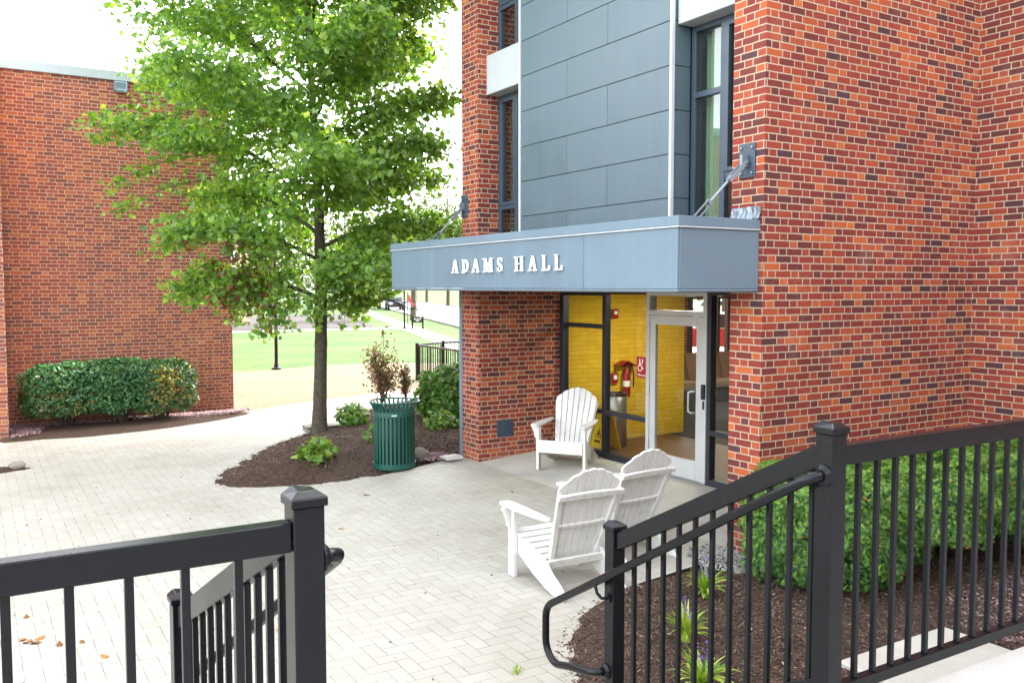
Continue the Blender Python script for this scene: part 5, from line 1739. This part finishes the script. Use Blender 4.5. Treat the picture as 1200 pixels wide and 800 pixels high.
def tuft(name, c, n, L, lean, mat, label, wd, cat='plant', flowers=0, group=None):
    t_ = empty(name, c, label, cat, group)
    lv, lf, tints = [], [], []
    for i in range(n):
        a = random.uniform(0, 6.28)
        l_ = L * random.uniform(.6, 1.1)
        ln = lean * random.uniform(.2, 1.1)
        dirv = np.array([math.cos(a), math.sin(a), 0])
        perp = np.array([-math.sin(a), math.cos(a), 0])
        base = np.array([0, 0, 0]) + dirv * random.uniform(0, .035)
        b = len(lv)
        S = 6
        for s in range(S + 1):
            f = s / S
            ang = math.pi / 2 - ln * f
            # integrate arc
            q = base + dirv * l_ * (1 - math.cos(ln * f)) / max(ln, .01) + np.array([0, 0, 1]) * l_ * math.sin(ln * f) / max(ln, .01)
            w = wd * (1 - f ** 2.2) * .5 + .0008
            lv += [q - perp * w, q + perp * w + np.array([0, 0, .002])]
        for s in range(S):
            lf.append((b + 2 * s, b + 2 * s + 1, b + 2 * s + 3, b + 2 * s + 2))
            tints.append(None)
        tt = random.random()
        for q in range(S): tints[-1 - q] = tt
    me = bpy.data.meshes.new('foliage')
    me.from_pydata([tuple(v) for v in lv], [], lf)
    at = me.attributes.new('tint', 'FLOAT', 'FACE')
    at.data.foreach_set('value', np.array(tints, np.float32))
    me.polygons.foreach_set('use_smooth', np.ones(len(lf), bool))
    me.materials.append(mat)
    o = bpy.data.objects.new('foliage', me)
    col.objects.link(o)
    o.parent = t_
    for i in range(flowers):
        a = random.uniform(0, 6.28)
        r0 = random.uniform(.0, .07)
        base = np.array([math.cos(a) * r0 * .4, math.sin(a) * r0 * .4, 0])
        tip = np.array([math.cos(a) * r0, math.sin(a) * r0, random.uniform(.22, .33)])
        mb = MB()
        mb.tube([Vector(base), Vector((base + tip) / 2), Vector(tip)], .0025, 4)
        so_ = mb.build('flower_stalk', M['bright'], t_, recalc=True)
        f = rng.uniform(.55, 1.02, 26)
        # coordinates are local to the plant
        pts = base[None] * (1 - f)[:, None] + tip[None] * f[:, None] + rng.normal(0, .008, (26, 3))
        cloud('flower_spike', pts + np.array(t_.location), rng.normal(0, 1, (26, 3)), np.full(26, .012), PEB_V, PEB_F, M['violet'], so_)
    return t_


for i, (x, y, lab, fl_n) in enumerate(((4.96, 5.17, 'violet flowering strap leaved clump farthest up the mulch bed by the gravel', 3),
                                      (4.21, 4.58, 'violet flowering strap leaved clump in the middle of the three', 4),
                                      (3.76, 3.95, 'violet flowering strap leaved clump nearest the bottom edge of the photo', 5))):
    tuft('lilyturf', (x, y, .085), 70, .28, 2.3, M['blade'], lab, .029, 'plant', fl_n, 'violet lilyturf clumps in the mulch bed')
tuft('grass_tuft', (6.0, 15.55, .12), 40, .50, .5, M['blade'], 'thin pale wispy grass tuft behind the round green plant', .006, 'plant')
tuft('weed', (3.02, 4.92, .0), 22, .05, 1.0, M['blade'], 'tiny green weed in the paving at the bed edge', .006, 'weed')

# fallen leaves on the paving
fl_src = None
for i, (x, y, s_) in enumerate(((.28, 7.20, .05), (.33, 7.16, .055), (.36, 7.22, .05), (.25, 7.26, .045), (.16, 7.30, .04), (.48, 7.02, .045), (.72, 6.62, .04), (.62, 6.98, .03), (1.35, 5.60, .04), (.30, 7.75, .035), (1.9, 6.5, .04), (2.4, 8.2, .05), (3.3, 8.9, .045), (4.1, 10.2, .05), (5.6, 9.2, .04), (6.9, 7.2, .04), (6.6, 7.9, .035))):
    o = cloud('fallen_leaf', np.array([[0, 0, 0.]]), np.array([[random.uniform(-.4, .4), random.uniform(-.4, .4), 1.]]), [s_ * 1.6], MAPLE_V, MAPLE_F, M['fallen'], None, np.array([random.random()]))
    o.location = (x, y, .012 + ramp(x, 0))
    tag(o, 'dry brown leaf lying on the pale paving', 'leaf', 'fallen leaves on the paving')

# ------------------------------------------------------------------ beyond the path: railing, lamps, sign, cars, trees, house
fr_ = empty('railing', (10.5, 22.3, 0), 'short black metal guard railing beyond the brick pier', 'railing')
PT = [(10.45, 16.2), (10.45, 19.2), (10.5, 22.3), (11.6, 22.9), (14.0, 22.9)]
for x, y in PT:
    B(x - .04, x + .04, y - .04, y + .04, -.02, 1.02).build('post', M['railing'], fr_, bevel=.004)
for a, b in zip(PT[:-1], PT[1:]):
    for nm, z, h in (('top_rail', .96, .05), ('bottom_rail', .12, .04)):
        MB().bar((a[0], a[1], z), (b[0], b[1], z), .045, h).build(nm, M['railing'], fr_)
    L = math.dist(a, b)
    n = int(L / .125)
    for i in range(1, n):
        x, y = a[0] + (b[0] - a[0]) * i / n, a[1] + (b[1] - a[1]) * i / n
        B(x - .009, x + .009, y - .009, y + .009, .142, .934).build('baluster', M['railing'], fr_)


def lamp(x, y, label):
    t_ = empty('lamp_post', (x, y, 0), label, 'lamp post', 'black lamp posts on the lawn')
    e = MB()
    e.lathe([(0, -.03), (.15, -.03), (.15, .03), (.09, .06), (.065, .16), (.055, .22), (.05, 3.4), (.07, 3.45), (.05, 3.5), (0, 3.5)], 14, (x, y, 0))
    e.build('pole', M['railing'], t_, smooth=False)
    e = MB()
    e.lathe([(.06, 3.5), (.17, 3.95), (.165, 3.96), (0, 3.96)], 10, (x, y, 0))
    e.build('lantern', M['walk'], t_)
    e = MB()
    e.lathe([(.20, 3.96), (.15, 4.05), (.04, 4.18), (0, 4.25)], 10, (x, y, 0))
    e.build('lantern_cap', M['railing'], t_)


lamp(8.15, 27.6, 'black lamp post on the lawn edge left of the maple trunk')
lamp(22.75, 50.1, 'black lamp post far off by the sidewalk beside the name board')

bd = empty('name_board', (23.3, 49.4, 0), 'black name board on two posts beside the far sidewalk', 'sign')
a, b = np.array([23.3, 49.4]) - VR[:2] * .32, np.array([23.3, 49.4]) + VR[:2] * .32
for q in (a, b):
    MB().bar((q[0], q[1], -.05), (q[0], q[1], .78), .08, .08, (0, 1, 0)).build('post', M['railing'], bd)
e = MB()
poly = [(-.29, 0), (.29, 0), (.29, .24), (.24, .33), (.15, .30), (.09, .40), (0, .32), (-.09, .40), (-.15, .30), (-.24, .33), (-.29, .24)]
e.prism(poly, (23.3, 49.4, .38), tuple(VR), (0, 0, 1), tuple(VF * .04))
e.build('board', M['black'], bd)
e = MB()
c_ = np.array([23.3, 49.4, .38]) - VF * .012
for (x0, x1, z0, z1) in ((-.22, -.10, .20, .235), (-.06, .07, .20, .235), (.11, .22, .20, .235), (-.09, .09, .10, .135)):
    e.prism(rect(x0, z0, x1, z1), tuple(c_), tuple(VR), (0, 0, 1), tuple(VF * .008))
e.build('lettering', M['white'], bd)


def make_car(label, mat, loc, rot, pickup=False, roof=None):
    t_ = empty('parked_car', (0, 0, 0), label, 'car', None)
    prof = [(-2.2, .35), (-2.25, .75), (-2.1, .95), (-1.2, 1.0), (-.6, 1.02), (1.0, 1.0), (1.9, .9), (2.2, .72), (2.22, .35)]
    e = MB()
    e.prism(prof, (0, -.88, 0), (1, 0, 0), (0, 0, 1), (0, 1.76, 0))
    e.build('body', mat, t_, bevel=.06, seg=2)
    cab = [(-1.85, 1.0), (-1.5, 1.42), (.35, 1.45), (1.1, 1.0)] if not pickup else [(-.6, 1.0), (-.5, 1.62), (.7, 1.62), (1.3, 1.0)]
    e = MB()
    e.prism(cab, (0, -.78, 0), (1, 0, 0), (0, 0, 1), (0, 1.56, 0))
    e.build('cabin', roof or mat, t_, bevel=.05, seg=2)
    win = [(p[0] * .86 - .02, 1.06 + (p[1] - 1.0) * .80) for p in cab]
    for s in (-1, 1):
        e = MB()
        e.prism(win, (0, s * .784 - .004, 0), (1, 0, 0), (0, 0, 1), (0, .008, 0))
        e.build('window', M['carglass'], t_)
    for x in (-1.35, 1.4):
        for s in (-1, 1):
            e = MB()
            e.tube([(x, s * .70, .33), (x, s * .90, .33)], .33, 18)
            wh = e.build('wheel', M['tyre'], t_)
            e = MB()
            e.tube([(x, s * .901, .33), (x, s * .915, .33)], .19, 12)
            e.build('rim', M['steel'], wh)
    for s in (-1, 1):
        B(2.17, 2.235, s * .62 - .18, s * .62 + .18, .66, .80).build('headlight', M['white'], t_)
        B(-2.26, -2.2, s * .66 - .14, s * .66 + .14, .70, .86).build('tail_light', M['red'], t_)
    t_.location = loc
    t_.rotation_euler.z = rot
    return t_


rdir = math.atan2(.952, .307)
for (px, d, lab) in ((436, 106, 'dark parked car on the far road, left of its pair'), (462, 100, 'dark parked car on the far road nearest the lamp post')):
    rr_ = (px - 600) / 1047 * d
    p = VF * d + VR * rr_
    make_car(lab, M['cardark'], (p[0], p[1], -.02), rdir + math.pi)
p = VF * 118 + VR * (302 - 600) / 1047 * 118
make_car('dark parked car beside the beige house', M['cardark'], (p[0], p[1], -.02), rdir + 1.2)
p = VF * 34 + VR * (826 - 600) / 1047 * 34
make_car('red pickup truck with a pale cab seen through the lobby glass and rear window', M['carred'], (p[0], p[1], -.02), R(-25), True, M['carwhite'])
p = VF * 74 + VR * (840 - 600) / 1047 * 74
make_car('white car seen through the lobby glass behind the red truck', M['carwhite'], (p[0], p[1], -.02), R(-25))

# beige house
bh = empty('beige_house', (14, 66, 0), 'beige house at the corner of the left brick building', 'house')
B(4, 17.2, 64.6, 76, -.1, 7.5).build('wall', M['beige'], bh)
e = MB()
e.prism([(-.5, 0), (12.0, 0), (5.7, 3.2)], (3.6, 64.3, 7.503), (0, 1, 0), (0, 0, 1), (14.0, 0, 0))
e.build('roof', M['greybed'], bh)
for (x, z) in ((15.6, 1.3), (12.4, 1.3), (15.6, 4.6), (12.4, 4.6)):
    wn_ = B(x - .6, x + .6, 64.52, 64.598, z, z + 1.6).build('window', M['edge'], bh)
    B(x - .5, x + .5, 64.50, 64.518, z + .1, z + 1.5).build('pane', M['carglass'], wn_)


def far_tree(px, d, h, rad, label, n=2600, zb=2.4):
    rr_ = (px - 600) / 1047 * d
    p = VF * d + VR * rr_
    t_ = empty('shade_tree', (p[0], p[1], 0), label, 'tree', 'trees beyond the lawn and road')
    mb = MB()
    mb.tube([(p[0], p[1], -.05), (p[0] + .1, p[1], h * .35), (p[0], p[1] + .1, h * .8)], [.28, .2, .06], 8)
    P, Nn = [], []
    for i in range(13):
        u = rng.normal(size=3)
        u /= np.linalg.norm(u)
        c = np.array([p[0], p[1], zb + (h - zb) * .52]) + u * np.array([rad, rad, (h - zb) * .5]) * rng.uniform(.35, .72)
        r = rad * rng.uniform(.32, .5)
        mb.tube([(p[0], p[1], max(1.2, min(c[2] - .8, h * .6))), tuple(c)], [.09, .03], 5, caps=False)
        v = rng.normal(size=(n // 13, 3))
        v /= np.linalg.norm(v, axis=1, keepdims=True)
        q = c + v * r * (rng.random((len(v), 1)) ** .4) * np.array([1, 1, .8])
        P.append(q)
        Nn.append(v + rng.normal(0, .6, v.shape) + np.array([0, 0, .3]))
    mb.build('trunk', M['bark'], t_)
    cloud('crown', np.concatenate(P), np.concatenate(Nn), rng.uniform(.26, .52, len(np.concatenate(P))), OVAL_V, OVAL_F, M['fartree'], t_)


far_tree(484, 68.7, 9, 3.0, 'slim shade tree standing between the name board and the road')
for px, d, h, rad, lab in ((525, 120, 21, 9, 'pale green shade tree across the far road, right of the others'), (500, 150, 22, 9, 'pale green shade tree farthest down the road'), (455, 125, 14, 6.5, 'shade tree behind the dark parked cars'),
                           (405, 110, 15, 6.5, 'shade tree rising behind the maple trunk'), (350, 125, 15, 7, 'shade tree left behind the maple crown'), (318, 95, 9, 4, 'shade tree next to the beige house'), (560, 110, 15, 6, 'shade tree hidden behind the entrance pier'),
                           (820, 75, 12, 6, 'shade tree seen through the lobby rear window'), (850, 70, 11, 5, 'shade tree at the right of the lobby rear window'),
                           (300, 84, 3.4, 2.2, 'low green tree before the dark car by the beige house')):
    far_tree(px, d, h, rad, lab, zb=.3 if h < 5 or 'road' in lab else 1.6)

bn_ = empty('banner', (26.0, 55.3, 0), 'red pennant on a thin pole beside the far lamp post', 'banner')
p = VF * 61 + VR * (477.5 - 600) / 1047 * 61
bn_.location = (p[0], p[1], 0)
LOC[bn_] = Vector((p[0], p[1], 0))
MB().tube([(p[0], p[1], -.05), (p[0], p[1], 2.2)], .025, 8).build('pole', M['railing'], bn_)
e = MB()
e.prism([(0, 2.1), (.14, 1.95), (.42, 1.35), (.34, 1.15), (.02, 1.7)], (p[0], p[1], 0), tuple(VR), (0, 0, 1), tuple(VF * .02))
e.build('flag', M['bannerred'], bn_)
